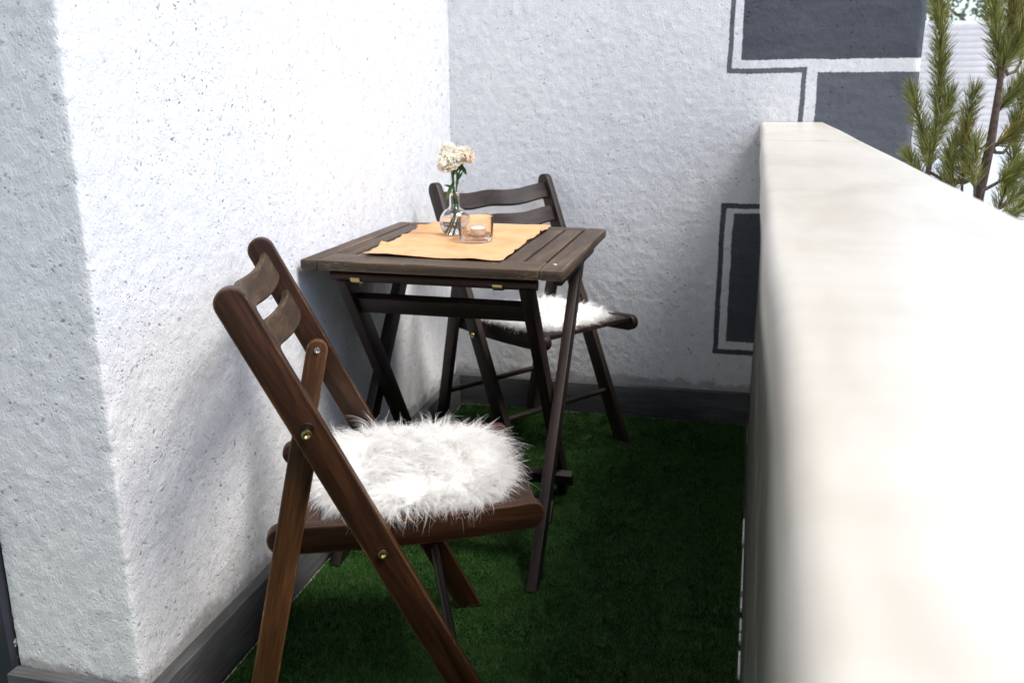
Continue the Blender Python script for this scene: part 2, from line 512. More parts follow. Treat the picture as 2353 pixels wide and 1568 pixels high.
def glass_mat(name, col=(1, 1, 1), ior=1.46):
    m, nt, b = new_mat(name)
    b.inputs['Base Color'].default_value = (*col, 1)
    b.inputs['Roughness'].default_value = 0.0
    b.inputs['Transmission Weight'].default_value = 1.0
    b.inputs['IOR'].default_value = ior
    return m
M['glass'] = glass_mat('clear_glass', (0.985, 0.995, 0.99))
M['water'] = glass_mat('water', (0.97, 0.985, 0.98), 1.33)

def two_sided(name, col, tr=0.35, var=None, rough=0.6, per_island=True):
    m, nt, b = new_mat(name)
    out = nt.nodes['Material Output']
    geo = N(nt, 'ShaderNodeNewGeometry')
    if var:
        c = ramp(nt, geo.outputs['Random Per Island'], var)
    else:
        rgb = N(nt, 'ShaderNodeRGB'); rgb.outputs[0].default_value = (*col, 1); c = rgb.outputs[0]
    nt.links.new(c, b.inputs['Base Color']); b.inputs['Roughness'].default_value = rough
    b.inputs['Specular IOR Level'].default_value = 0.3
    t = N(nt, 'ShaderNodeBsdfTranslucent'); nt.links.new(c, t.inputs[0])
    mx = N(nt, 'ShaderNodeMixShader'); mx.inputs[0].default_value = tr
    nt.links.new(b.outputs[0], mx.inputs[1]); nt.links.new(t.outputs[0], mx.inputs[2])
    nt.links.new(mx.outputs[0], out.inputs['Surface'])
    return m
M['needle'] = two_sided('pine_needles', (0.1, 0.12, 0.03), 0.35, [(0, (0.075, 0.11, 0.022)), (0.45, (0.18, 0.20, 0.04)), (0.8, (0.31, 0.29, 0.08)), (1, (0.45, 0.42, 0.18))], 0.35)
M['needle_gold'] = two_sided('golden_pine_needles', (0.25, 0.18, 0.04), 0.3, [(0, (0.07, 0.11, 0.028)), (0.5, (0.17, 0.17, 0.04)), (0.8, (0.28, 0.21, 0.05)), (1, (0.46, 0.28, 0.06))], 0.4)
M['petal'] = two_sided('cream_petals', (0.85, 0.79, 0.66), 0.5, [(0, (0.93, 0.86, 0.73)), (0.4, (0.95, 0.92, 0.83)), (1, (0.96, 0.95, 0.90))])
M['petal_peach'] = two_sided('cream_petals_browning', (0.85, 0.7, 0.5), 0.5, [(0, (0.60, 0.34, 0.15)), (0.07, (0.90, 0.76, 0.58)), (0.25, (0.94, 0.89, 0.78)), (1, (0.96, 0.94, 0.88))])
M['stem'] = two_sided('green_stem', (0.07, 0.13, 0.03), 0.1)
M['leaf'] = two_sided('green_leaf', (0.05, 0.12, 0.025), 0.25)
M['far_leaf'] = two_sided('far_foliage', (0.1, 0.14, 0.09), 0.3, [(0, (0.08, 0.11, 0.07)), (1, (0.18, 0.22, 0.15))])

def fur_mat():
    m, nt, b = new_mat('white_faux_fur')
    out = nt.nodes['Material Output']
    hi = N(nt, 'ShaderNodeHairInfo')
    c = ramp(nt, hi.outputs['Random'], [(0, (0.80, 0.78, 0.74)), (0.4, (0.89, 0.88, 0.86)), (1, (0.94, 0.935, 0.92))])
    d = N(nt, 'ShaderNodeBsdfDiffuse'); nt.links.new(c, d.inputs[0])
    t = N(nt, 'ShaderNodeBsdfTranslucent'); nt.links.new(c, t.inputs[0])
    mx = N(nt, 'ShaderNodeMixShader'); mx.inputs[0].default_value = 0.5
    nt.links.new(d.outputs[0], mx.inputs[1]); nt.links.new(t.outputs[0], mx.inputs[2])
    g = N(nt, 'ShaderNodeBsdfGlossy'); g.inputs['Roughness'].default_value = 0.35; g.inputs[0].default_value = (1, 1, 1, 1)
    m2 = N(nt, 'ShaderNodeMixShader'); m2.inputs[0].default_value = 0.06
    nt.links.new(mx.outputs[0], m2.inputs[1]); nt.links.new(g.outputs[0], m2.inputs[2])
    nt.links.new(m2.outputs[0], out.inputs['Surface'])
    return m
M['fur'] = fur_mat()
M['pad'] = simple('white_cushion_fabric', (0.85, 0.84, 0.82), 0.9)

def cloth_mat():
    m, nt, b = new_mat('apricot_cotton')
    tc = N(nt, 'ShaderNodeTexCoord'); O = tc.outputs['Object']
    n = noise(nt, O, 14, 4, 0.65, 0.5)
    c = ramp(nt, n, [(0.30, (0.50, 0.235, 0.09)), (0.48, (0.585, 0.295, 0.122)), (0.7, (0.63, 0.34, 0.148))])
    nt.links.new(c, b.inputs['Base Color']); b.inputs['Roughness'].default_value = 0.85
    b.inputs['Sheen Weight'].default_value = 0.2
    wv = N(nt, 'ShaderNodeTexWave', i_Scale=420.0); nt.links.new(O, wv.inputs['Vector'])
    wv2 = N(nt, 'ShaderNodeTexWave', i_Scale=420.0, bands_direction='Y'); nt.links.new(O, wv2.inputs['Vector'])
    h = math_n(nt, 'ADD', wv.outputs[1], wv2.outputs[1])
    cr = noise(nt, mapping(nt, O, (30, 60, 30)), 1.0, 3, 0.6, 1.0)
    n1 = bump(nt, h, 0.15, 0.0003)
    nt.links.new(bump(nt, cr, 0.5, 0.0025, n1), b.inputs['Normal'])
    return m
M['cloth'] = cloth_mat()

# ------------------------------------------------------------------ ground, floor, walls
YB, YE12 = -1.7845, -1.7653       # left wall's free edge leans a little: y at the floor and at z = 1.2
WALL_H = 3.5
SKT, SKH = 0.026, 0.096

g = link('ground', mesh_from('ground', [(-60, -60, -1.0), (60, -60, -1.0), (60, 90, -1.0), (-60, 90, -1.0)], [(0, 1, 2, 3)]), M['ground'])
tag(g, 'pale paved ground outside the balcony', kind='structure')
fl = link('floor', box_mesh('floor', -1.6, 1.2, -4.5, 0.0, -0.30, -0.022), M['slab'])
tag(fl, 'concrete slab under the balcony turf', kind='structure')
# pale tiles, seen only as a strip along the walls where the turf stops short
tile_me = box_mesh('tile', -0.084, 0.084, -0.084, 0.084, -0.006, 0.006, 0.0015)
tile_me.materials.append(M['tile'])
for i in range(6):
    t = bpy.data.objects.new('tile', tile_me); COL.objects.link(t); t.parent = fl
    t.location = (0.03 + 0.085 + i * 0.172, -0.087 - SKT * 0.2, -0.0158)
    t.rotation_euler = (random.uniform(-.006, .006), random.uniform(-.006, .006), random.uniform(-.012, .012))
for i in range(1, 13):
    t = bpy.data.objects.new('tile', tile_me); COL.objects.link(t); t.parent = fl
    t.location = (0.03 + 0.085, -0.087 - SKT * 0.2 - i * 0.172, -0.0158)
    t.rotation_euler = (random.uniform(-.006, .006), random.uniform(-.006, .006), random.uniform(-.012, .012))

def par_x(y):                     # inner face of the parapet wall at depth y: it is not quite parallel to the left wall
    return 1.0157 + 0.0286 * y

# artificial turf: a backing mat with real blades
tx0, ty1 = SKT + 0.012, -SKT - 0.016
mat_poly = [(tx0, ty1), (par_x(0) - 0.004, ty1), (par_x(-4.4) - 0.004, -4.4), (-1.5, -4.4), (-1.5, YB - SKT - 0.012), (tx0, YB - SKT - 0.012)]
bmv = bmesh.new()
f = bmv.faces.new([bmv.verts.new((x, y, -0.0095)) for x, y in mat_poly])
r = bmesh.ops.extrude_face_region(bmv, geom=[f])
for v in [q for q in r['geom'] if isinstance(q, bmesh.types.BMVert)]: v.co.z += 0.0045
turf = link('artificial_turf', bm_mesh('artificial_turf', bmv, False), M['turf_base'])
tag(turf, 'dark green artificial grass carpet on the balcony floor', 'turf', kind='stuff')
nb = 430000
bx = rng.uniform(0.02, 1.0, nb); by = rng.uniform(-2.25, ty1, nb)
ok = (bx > tx0 + rng.uniform(-0.004, 0.003, nb)) & (bx < 1.0157 + 0.0286 * by - 0.005)
bx = bx[ok]; by = by[ok]; nb = len(bx)
fld = vnoise(bx / 0.05, by / 0.05, 71); fl2 = vnoise(bx / 0.012, by / 0.012, 73); fl3 = vnoise(bx / 0.22, by / 0.22, 75)
ang = rng.uniform(0, 2 * PI, nb); hgt = rng.uniform(0.0045, 0.0105, nb) * (0.88 + 0.24 * fl2); lean = rng.uniform(0.001, 0.007, nb) * (0.5 + fld)
la = 2 * PI * (fld * 1.6 + fl3) + rng.normal(0, 0.7, nb)
hw = rng.uniform(0.0005, 0.0011, nb)
V = np.zeros((nb, 3, 3))
V[:, 0] = np.stack([bx - np.cos(ang) * hw, by - np.sin(ang) * hw, np.full(nb, -0.006)], 1)
V[:, 1] = np.stack([bx + np.cos(ang) * hw, by + np.sin(ang) * hw, np.full(nb, -0.006)], 1)
V[:, 2] = np.stack([bx + np.cos(la) * lean, by + np.sin(la) * lean, -0.006 + hgt], 1)
def np_mesh(name, V, F):
    me = bpy.data.meshes.new(name)
    V = np.asarray(V, np.float32).reshape(-1, 3); F = np.asarray(F, np.int32); k = F.shape[1]
    me.vertices.add(len(V)); me.vertices.foreach_set('co', V.ravel())
    me.loops.add(F.size); me.loops.foreach_set('vertex_index', F.ravel())
    me.polygons.add(len(F)); me.polygons.foreach_set('loop_start', np.arange(0, F.size, k, dtype=np.int32))
    me.polygons.foreach_set('loop_total', np.full(len(F), k, np.int32))
    me.update(calc_edges=True); me.validate()
    return me
bl = link('blades', np_mesh('blades', V, np.arange(nb * 3).reshape(-1, 3)), M['turf'], turf)
bl['kind'] = 'stuff'

def stucco_disp(s, z, seed):
    n1 = vnoise(s / 0.016, z / 0.026, seed); n2 = vnoise(s / 0.0075, z / 0.010, seed + 3); n3 = vnoise(s / 0.09, z / 0.11, seed + 5); n4 = vnoise(s / 0.35, z / 0.4, seed + 8)
    ridge = 1 - np.abs(2 * vnoise(s / 0.022 + z / 0.05, z / 0.04, seed + 11) - 1)
    lump = np.clip(vnoise(s / 0.03, z / 0.03, seed + 21) - 0.78, 0, 1) * 0.012
    return 0.0005 * (n1 - .5) + 0.0013 * (n2 - .5) + 0.0005 * (n3 - .5) + 0.004 * (n4 - .5) + 0.0004 * ridge + lump * 0.3

def grid_wall(path, nrm, zs, seed):
    """path: function s,z -> (x,y); returns verts, quads of a displaced sheet"""
    pass

# left wall: one sheet folded round its free edge (radius 8 mm), then the return face to the door frame
step = 0.0048
zf = np.concatenate([np.arange(-0.02, 1.30, step), np.arange(1.34, WALL_H + .05, 0.08)])
L1 = -YB - 0.008; arc = 0.008 * PI / 2; L2 = 0.235
ss = np.concatenate([np.arange(0, L1, step), L1 + np.linspace(0, arc, 5)[:-1], L1 + arc + np.arange(0, L2, step)])
S, Z = np.meshgrid(ss, zf, indexing='ij')
D = stucco_disp(S, Z, 1)
yE = YB + (YE12 - YB) * Z / 1.2
on1 = S < L1; onA = (S >= L1) & (S < L1 + arc); on2 = S >= L1 + arc
a = np.where(onA, (S - L1) / 0.008, 0)
X = np.zeros_like(S); Y = np.zeros_like(S); nx = np.zeros_like(S); ny = np.zeros_like(S)
ratio = (-yE - 0.008) / L1
X[on1] = 0; Y[on1] = (-S * ratio)[on1]; nx[on1] = 1
cx_, cy_ = -0.008, yE + 0.008
X[onA] = (cx_ + 0.008 * np.cos(a))[onA]; Y[onA] = (cy_ - 0.008 * np.sin(a))[onA]; nx[onA] = np.cos(a)[onA]; ny[onA] = -np.sin(a)[onA]
X[on2] = (-0.008 - (S - L1 - arc))[on2]; Y[on2] = yE[on2]; ny[on2] = -1
# knocked edge: extra roughness near the arris
nearE = np.exp(-((S - L1 - arc / 2) / 0.012) ** 2)
D = D - nearE * 0.0035 * np.clip(vnoise(S * 0 + 3, Z / 0.013, 31) - .35, 0, 1) - nearE * 0.002 * vnoise(S * 0 + 9, Z / 0.05, 37)
X += nx * D; Y += ny * D
ns, nz = S.shape
Vw = np.stack([X, Y, Z], -1).reshape(-1, 3)
idx = np.arange(ns * nz).reshape(ns, nz)
Fw = np.stack([idx[:-1, :-1], idx[:-1, 1:], idx[1:, 1:], idx[1:, :-1]], -1).reshape(-1, 4)[:, ::-1]
core = [(-0.015, 0.0), (-0.015, YB + 0.03), (-0.24, YB + 0.03), (-0.24, 0.0)]
cv = np.array([(x, y, z) for z in (-0.02, WALL_H) for x, y in core]); o0 = len(Vw)
cf = np.array([(0, 1, 5, 4), (1, 2, 6, 5), (2, 3, 7, 6), (3, 0, 4, 7), (4, 5, 6, 7), (3, 2, 1, 0)]) + o0
lw = link('stucco_wall', np_mesh('stucco_wall', np.vstack([Vw, cv]), np.vstack([Fw, cf])), M['stucco'])
smooth(lw.data, 3.0)
tag(lw, 'rough white stucco wall beside the table, its free edge near the dark door frame', 'wall')

# back wall with the painted grey blocks, running past the parapet to its outer corner
xs = np.arange(-0.02, 1.425, 0.0062); S, Z = np.meshgrid(xs, zf[::1], indexing='ij')
D = stucco_disp(S + 7.0, Z, 51)
edge = np.clip((S - 1.405) / 0.02, 0, 1)
Vw = np.stack([S, -D * 1.1 + 0.012 * edge ** 2, Z], -1).reshape(-1, 3)
ns, nz = S.shape; idx = np.arange(ns * nz).reshape(ns, nz)
Fw = np.stack([idx[:-1, :-1], idx[:-1, 1:], idx[1:, 1:], idx[1:, :-1]], -1).reshape(-1, 4)[:, ::-1]
core = [(-0.3, 0.012), (1.424, 0.012), (1.424, 0.3), (-0.3, 0.3)]
cv = np.array([(x, y, z) for z in (-1.0, WALL_H) for x, y in core]); o0 = len(Vw)
cf = np.array([(0, 1, 5, 4), (1, 2, 6, 5), (2, 3, 7, 6), (3, 0, 4, 7), (4, 5, 6, 7), (3, 2, 1, 0)]) + o0
bw = link('stucco_wall', np_mesh('stucco_wall_painted', np.vstack([Vw, cv]), np.vstack([Fw, cf])), M['stucco_painted'])
smooth(bw.data, 3.0)
tag(bw, 'white stucco end wall with outlined dark grey blocks painted along its outer edge', 'wall')

rf = link('balcony_roof', box_mesh('balcony_roof', -1.6, 1.00, -5.5, 0.30, WALL_H + 0.002, WALL_H + 0.2), M['soffit'])
tag(rf, 'plain soffit slab of the balcony above, roofing the whole balcony', 'roof')

hw_ = link('added_side_wall', box_mesh('added_side_wall', -0.90, -0.622, -5.2, YB + 0.12, -0.02, WALL_H), M['white_render'])  # out of view, added to keep light from coming in on the left
tag(hw_, 'unseen plain white wall added past the dark door frame to block light', 'wall')
ew_ = link('added_end_wall', box_mesh('added_end_wall', -0.62, 1.424, -5.0, -4.75, -1.0, WALL_H), M['white_render'])  # out of view, added to shade the faces turned towards the camera
tag(ew_, 'unseen plain white wall added behind the camera to cut sky light', 'wall')
df = link('door_frame', box_mesh('door_frame', -0.62, -0.243, YB - 0.012, YB + 0.12, -0.015, 2.3, 0.004), M['dark_paint'])
tag(df, 'dark slate painted door frame with chipped edge beside the stucco wall', 'door frame')

# skirting boards
sk1 = box_at('skirting_board', None, 0.0, 1.7, 0, SKT, 0, SKH + 0.012, M['skirting'], 0.002)
sk1.matrix_basis = Matrix.Translation((0.0005, -0.03, -0.012)) @ Matrix.Rotation(-PI / 2, 4, 'Z')
sk1.data = box_mesh('skirting_board', 0, -YB - 0.03 + 0.002, 0, SKT, 0, SKH + 0.012, 0.002); sk1.data.materials.append(M['skirting'])
tag(sk1, 'grey painted wooden skirting board along the wall behind the chair with shaggy cushion', 'skirting board', 'skirting boards')
sk2 = link('skirting_board', box_mesh('skirting_board', 0, par_x(0) - 0.004, -SKT, 0, 0, SKH + 0.012, 0.002), M['skirting'], None, Matrix.Translation((0.001, -0.0005, -0.012)))
tag(sk2, 'grey painted wooden skirting board under the wall with painted dark blocks', 'skirting board', 'skirting boards')
sk3 = link('skirting_board', box_mesh('skirting_board', 0, 0.243 + SKT, -SKT, 0, 0, SKH + 0.026, 0.002), M['skirting'], None, Matrix.Translation((-0.241, YB - 0.001, -0.012)))
tag(sk3, 'short grey skirting board between the dark door frame and the wall corner', 'skirting board', 'skirting boards')

# ------------------------------------------------------------------ parapet
PZ = 0.9639
par = empty('parapet', (par_x(0), -0.01, 0), 0)
tag(par, 'low balcony parapet with broad cream stone cap and grey green inner boards', 'parapet')
def sheared(name, poly_xz, y0, y1, mat, bevel=0.0, ny=60, wob=0.0):
    """profile in x,z (x measured from the inner face) run along the slightly skewed parapet line"""
    V = []; F = []; n = len(poly_xz)
    for i in range(ny + 1):
        y = y0 + (y1 - y0) * i / ny
        w = wob * (vnoise(np.array([y / 0.25]), np.array([3.0]), 5)[0] - .5)
        for x, z in poly_xz:
            V.append((x + 0.0286 * y + w, y, z))
    for i in range(ny):
        for k in range(n):
            k2 = (k + 1) % n
            F.append((i * n + k, i * n + k2, (i + 1) * n + k2, (i + 1) * n + k))
    F.append(tuple(range(n))); F.append(tuple(ny * n + k for k in range(n))[::-1])
    bm = bmesh.new(); bv = [bm.verts.new(v) for v in V]
    for f in F: bm.faces.new([bv[i] for i in f])
    return link(name, bm_mesh(name, bm, True, 0.8), mat, par)
def round_rect(x0, x1, z0, z1, rt, rb, n=6):
    P = []
    for (cx, cz, r, a0) in ((x1 - rt, z1 - rt, rt, 0), (x0 + rt, z1 - rt, rt, PI / 2), (x0 + rb, z0 + rb, rb, PI), (x1 - rb, z0 + rb, rb, 1.5 * PI)):
        for i in range(n + 1):
            a = a0 + PI / 2 * i / n
            P.append((cx + r * math.cos(a), cz + r * math.sin(a)))
    return P
Y0, Y1 = -4.3, 0.008
sheared('body', [(0.018, -0.012), (0.150, -0.012), (0.150, PZ - 0.045), (0.018, PZ - 0.045)], Y0, Y1, M['white_render'])
cap = sheared('cap', round_rect(-0.0268, 0.162, PZ - 0.043, PZ, 0.012, 0.004), Y0, Y1, M['cap'], wob=0.004)
bh = 0.0; hs = [0.012, 0.235, 0.46, 0.69, PZ - 0.0445]
for k in range(4):
    sheared('inner_board', round_rect(0.0, 0.0165, hs[k] + 0.0035, hs[k + 1] - 0.0035, 0.003, 0.003, 3), Y0, Y1, M['parapet_panel'])
yb_ = -2.6  # broken white strip modelled in place of bright light at the parapet foot
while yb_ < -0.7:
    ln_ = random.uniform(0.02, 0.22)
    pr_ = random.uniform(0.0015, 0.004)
    sheared('light_dash', round_rect(-pr_, 0.006, -0.010, 0.001 + pr_ * 0.4, 0.002, 0.002, 3), yb_, yb_ + ln_, M['light_dash_mat'], ny=14, wob=0.003)
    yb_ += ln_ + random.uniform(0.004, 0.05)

# ------------------------------------------------------------------ folding chairs
TU, TZ = -0.3703, 0.7799
CW, CWS = 0.2143, 0.1711
HP, SP = 0.2431, 0.5087
UR = -0.4116
UA, ZA, UB, ZB = -0.3566, 0.3941, 0.0804, 0.4029
def make_chair(loc, rz, label, m_rail, m_leg, m_slat, m_seat, group):
    c = empty('folding_chair', (loc[0], loc[1], 0), rz)
    tag(c, label, 'chair', group)
    rail_dir = Vector((-TU, 0, -TZ)).normalized()
    wid = Vector((TZ, 0, -TU)).normalized()           # across the rail, in the side plane
    T = Vector((TU, 0, TZ)) - rail_dir * 0.022
    pin = Vector((TU * (1 - HP), 0, TZ * (1 - HP)))
    piv = Vector((TU * (1 - SP), 0, TZ * (1 - SP)))
    for s in (-1, 1):
        y = s * CW
        board('side_rail', c, T + Vector((0, y, 0)), (0, y, 0), wid, 0.048, 0.021, m_rail, 'round', 'floor', 0.003)
        yl = s * (CW - 0.0215)
        R = Vector((UR, 0, 0)); d = (R - pin).normalized()
        board('rear_leg', c, pin - d * 0.020 + Vector((0, yl, 0)), R + Vector((0, yl, 0)), (1, 0, 0), 0.040, 0.018, m_leg, 'round', 'floor', 0.0025)
        ys = s * CWS
        board('seat_rail', c, (UA, ys, ZA), (UB, ys, ZB), (0, 0, 1), 0.046, 0.022, m_seat, 'round', 'round', 0.0028, sag=0.008)
        # bolts: through the rail into the rear leg, and into the seat rail
        for q, out in ((pin, 0.020 if s < 0 else 0.003), (piv, 0.004)):
            prof = [(0.0, -0.016), (0.0032, -0.016), (0.0032, out - 0.001), (0.0072, out), (0.0078, out + 0.0012), (0.0074, out + 0.003), (0.0045, out + 0.0036), (0.0030, out + 0.0026), (0.0015, out + 0.0012), (0.0, out + 0.0012)]
            me = lathe_mesh('bolt', prof, 20, 0.5)
            mw = Matrix.Translation(q + Vector((0, y + s * 0.0105, 0))) @ Matrix.Rotation(-s * PI / 2, 4, 'X')
            link('bolt', me, M['brass'], c, mw)
        # pin seen on the inner side of the rear leg
        me = lathe_mesh('bolt', [(0.0, 0.0016), (0.0016, 0.0016), (0.003, 0.0026), (0.0058, 0.002), (0.0064, 0.0), (0.0, -0.006)], 18, 0.5)
        link('bolt', me, M['zinc'], c, Matrix.Translation(pin + Vector((0, yl - s * 0.009, 0))) @ Matrix.Rotation(s * PI / 2, 4, 'X'))
        # recessed hole ring round the upper bolt
        if s < 0:
            me = lathe_mesh('bolt_recess', [(0.0, 0.0006), (0.0085, 0.0006), (0.0100, 0.0010), (0.0104, 0.0004), (0.0104, -0.002), (0, -0.002)], 24, 0.5)
            link('bolt_recess', me, M['table_leg'], c, Matrix.Translation(pin + Vector((0, y + s * 0.0105, 0))) @ Matrix.Rotation(-s * PI / 2, 4, 'X'))
    # back slats, bowed to the rear and with a gently waved upper edge
    for k, dist in enumerate((0.034, 0.112)):
        o = Vector((TU, 0, TZ)) + rail_dir * dist
        V = []; F = []; n = 30; H = 0.051; th = 0.015
        hw = CW - 0.0105
        for i in range(n + 1):
            sv = i / n; v = -hw + 2 * hw * sv
            bow = 0.024 * 0.5 * (1 - math.cos(2 * PI * sv)) + 0.004 * math.sin(4 * PI * sv)
            wave = 0.004 * math.cos(4 * PI * sv) - 0.002
            cen = o - wid * bow + Vector((0, v, 0))
            b_ = 0.003
            sec = [(-H/2 + b_, -th/2), (H/2 - b_ , -th/2), (H/2, -th/2 + b_), (H/2, th/2 - b_), (H/2 - b_, th/2), (-H/2 + b_, th/2), (-H/2, th/2 - b_), (-H/2, -th/2 + b_)]
            for (hh, tt) in sec:
                V.append(-rail_dir * (hh + wave) + wid * tt + (cen - o) )
        m8 = 8
        for i in range(n):
            for q in range(m8):
                q2 = (q + 1) % m8
                F.append((i * m8 + q, (i + 1) * m8 + q, (i + 1) * m8 + q2, i * m8 + q2))
        F.append(tuple(range(m8))[::-1]); F.append(tuple(n * m8 + q for q in range(m8)))
        # grain along the slat: local x = lateral
        rot = Matrix(((0, 1, 0), (-1, 0, 0), (0, 0, 1)))       # parent -> local
        me = mesh_from('back_slat', [rot @ v for v in V], F, True)
        link('back_slat', me, m_slat, c, Matrix.Translation(o) @ rot.transposed().to_4x4())
    # seat slats between the seat rails
    ns = 6; wsl = 0.051
    for k in range(ns):
        u = UA + 0.055 + (UB - 0.038 - UA - 0.055) * k / (ns - 1)
        z = ZA + (ZB - ZA) * (u - UA) / (UB - UA) - 0.008 * 4 * ((u - UA) / (UB - UA)) * (1 - (u - UA) / (UB - UA)) + 0.0135
        hw = CWS - 0.0115
        board('seat_slat', c, (u, -hw, z), (u, hw, z), (1, 0, 0.02), wsl, 0.013, (M['chair_seat'] if m_slat is M['chair_worn'] else m_seat), bevel=0.002)
    # round stretchers
    for (P0, r_) in ((Vector((TU * 0.19, 0, TZ * 0.19)), 0.0085),):
        hw = CW - 0.008
        V, F = tube([Vector((x, 0, 0)) for x in np.linspace(-hw, hw, 6)], [r_] * 6, 14)
        link('stretcher', mesh_from('stretcher', V, F, True), m_leg if m_leg is not M['chair_leg'] else M['table_leg'], c, Matrix.Translation(P0) @ Matrix.Rotation(PI / 2, 4, 'Z'))
    for (P0, r_) in ((pin.lerp(Vector((UR, 0, 0)), 0.74), 0.0085),):
        hw = CW - 0.028
        V, F = tube([Vector((x, 0, 0)) for x in np.linspace(-hw, hw, 6)], [r_] * 6, 14)
        link('stretcher', mesh_from('stretcher', V, F, True), m_rail, c, Matrix.Translation(P0) @ Matrix.Rotation(PI / 2, 4, 'Z'))
    return c
GC = 'folding chairs at the balcony table'
chair1 = make_chair((0.4992, -1.4584), 0.412, 'brown wooden folding chair with worn back slats, backed to the wall',
                    M['chair'], M['chair_leg'], M['chair_worn'], M['chair'], GC)
chair2 = make_chair((0.4983, -0.4377), -0.6416, 'dark wooden folding chair in the wall corner behind the table',
                    M['chair_far'], M['chair_far'], M['chair_far'], M['chair_far'], GC)

# ------------------------------------------------------------------ shaggy seat cushions
def curves_obj(name, P, radii, mat, parent):
    """P: (n strands, k points, 3)"""
    n, k, _ = P.shape
    cu = bpy.data.hair_curves.new(name)
    cu.add_curves([k] * n)
    cu.attributes['position'].data.foreach_set('vector', P.astype(np.float32).ravel())
    ra = cu.attributes.get('radius') or cu.attributes.new('radius', 'FLOAT', 'POINT')
    ra.data.foreach_set('value', radii.astype(np.float32).ravel())
    o = bpy.data.objects.new(name, cu); COL.objects.link(o)
    cu.materials.append(mat)
    o.parent = parent
    return o
def make_cushion(chair, u, v, half, label, n_str, seed, rad, rz=0.0, lscale=1.0):
    rg = np.random.default_rng(seed)
    loc = chair.matrix_basis @ Vector((u, v, 0))
    zc = ZA + (ZB - ZA) * (u - UA) / (UB - UA) + 0.0135
    c = chair.matrix_basis.copy()
    # pad: superellipse lens
    V = []; F = []; nr, na = 10, 56
    def se(a):
        e = 2.0 / 3.0
        return half * math.copysign(abs(math.cos(a)) ** e, math.cos(a)), half * math.copysign(abs(math.sin(a)) ** e, math.sin(a))
    rows = [(0.001, 0.030), (0.3, 0.0295), (0.6, 0.028), (0.8, 0.025), (0.92, 0.020), (0.98, 0.014), (1.0, 0.008), (0.98, 0.003), (0.9, 0.0), (0.001, 0.0)]
    for r_, z in rows:
        for k in range(na):
            x, y = se(2 * PI * k / na)
            V.append((x * r_, y * r_, z))
    for i in range(len(rows) - 1):
        for k in range(na):
            k2 = (k + 1) % na
            F.append((i * na + k, i * na + k2, (i + 1) * na + k2, (i + 1) * na + k))
    me = mesh_from('seat_cushion', V, F, True)
    pad = link('seat_cushion', me, M['pad'])
    pad.location = (loc.x, loc.y, zc)
    pad.rotation_euler = (0, 0, chair.rotation_euler[2] + rz)
    tag(pad, label, 'cushion', 'shaggy white seat cushions')
    # strands in locks: each lock shares a direction, a curl and a tip that its strands close upon
    K = 11; m = 9
    nl = n_str // m
    a = rg.uniform(0, 2 * PI, nl); r_ = np.sqrt(rg.uniform(0, 1, nl))
    r_ = np.where(rg.uniform(0, 1, nl) < 0.20, rg.uniform(0.88, 1.0, nl), r_)
    e = 2.0 / 3.0
    ca, sa = np.cos(a), np.sin(a)
    lx = half * np.sign(ca) * np.abs(ca) ** e * r_; ly = half * np.sign(sa) * np.abs(sa) ** e * r_
    flow = vnoise(lx / 0.055 + 50, ly / 0.055 + 50, seed) * 2 * PI * 1.5 + 0.6
    P = []; R = []
    t = np.linspace(0, 1, K)
    for j in range(nl):
        base = np.stack([lx[j] + rg.normal(0, 0.0045, m), ly[j] + rg.normal(0, 0.0045, m)], 1)
        rad_dir = np.array([lx[j], ly[j]]) / (np.hypot(lx[j], ly[j]) + 1e-6)
        fl_dir = np.array([math.cos(flow[j]), math.sin(flow[j])])
        w = min(1.0, max(0.0, (r_[j] - 0.55) / 0.35))
        d = fl_dir * (1 - 0.75 * w) * 0.9 + rad_dir * (0.2 + 1.0 * w) + rg.normal(0, 0.28, 2)
        d /= np.hypot(*d)
        Ln = rg.uniform(0.032, 0.056) * (1.0 + 0.12 * w) * lscale
        if rg.random() < 0.07: Ln *= 1.3
        lift = rg.uniform(0.6, 1.4) * (1.0 - 0.35 * w) * (0.4 + 0.6 * lscale)
        drop = rg.uniform(0.2, 1.2) * (1 + 0.35 * w)
        if rg.random() < 0.08: lift, drop = 1.1, 0.0
        curl = rg.normal(0, 1.3); zb = 0.025 - 0.017 * w
        th = lift * (1 - t) - drop * t
        az = math.atan2(d[1], d[0]) + curl * t * t
        st = Ln / (K - 1)
        dr = np.stack([np.cos(az) * np.cos(th), np.sin(az) * np.cos(th), np.sin(th)], 1)
        cl = (np.cumsum(dr, 0) - dr[0]) * st
        cz_ = rg.uniform(0.35, 0.85) * (1 - w) + rg.uniform(0.72, 0.94) * w
        for i in range(m):
            sc = rg.uniform(0.7, 1.12)
            close = (1 - cz_ * np.minimum(1, t * 1.25) ** 0.9)[:, None]
            jit = np.array([base[i, 0] - lx[j], base[i, 1] - ly[j], rg.normal(0, 0.003)])
            p = np.array([lx[j], ly[j], zb]) + cl * sc + jit * close
            fly = 0.010 if rg.random() < 0.16 else 0.0032
            p += rg.normal(0, fly, 3)[None, :] * (t[:, None] ** 2)
            P.append(p)
            R.append(rad * (1 - 0.85 * t ** 1.5))
    P = np.array(P); R = np.array(R)
    vv = P[:, :, 1] + v; P[:, :, 1] = np.where(np.abs(vv) > 0.188, np.sign(vv) * (0.188 + (np.abs(vv) - 0.188) * 0.25), vv) - v
    P[:, :, 2] = np.maximum(P[:, :, 2], -0.004 - 0.03 * (np.maximum(np.abs(P[:, :, 0]), np.abs(P[:, :, 1])) > CWS + 0.012))
    fur = curves_obj('fur', P, R, M['fur'], pad)
    fur['kind'] = 'stuff'
    return pad
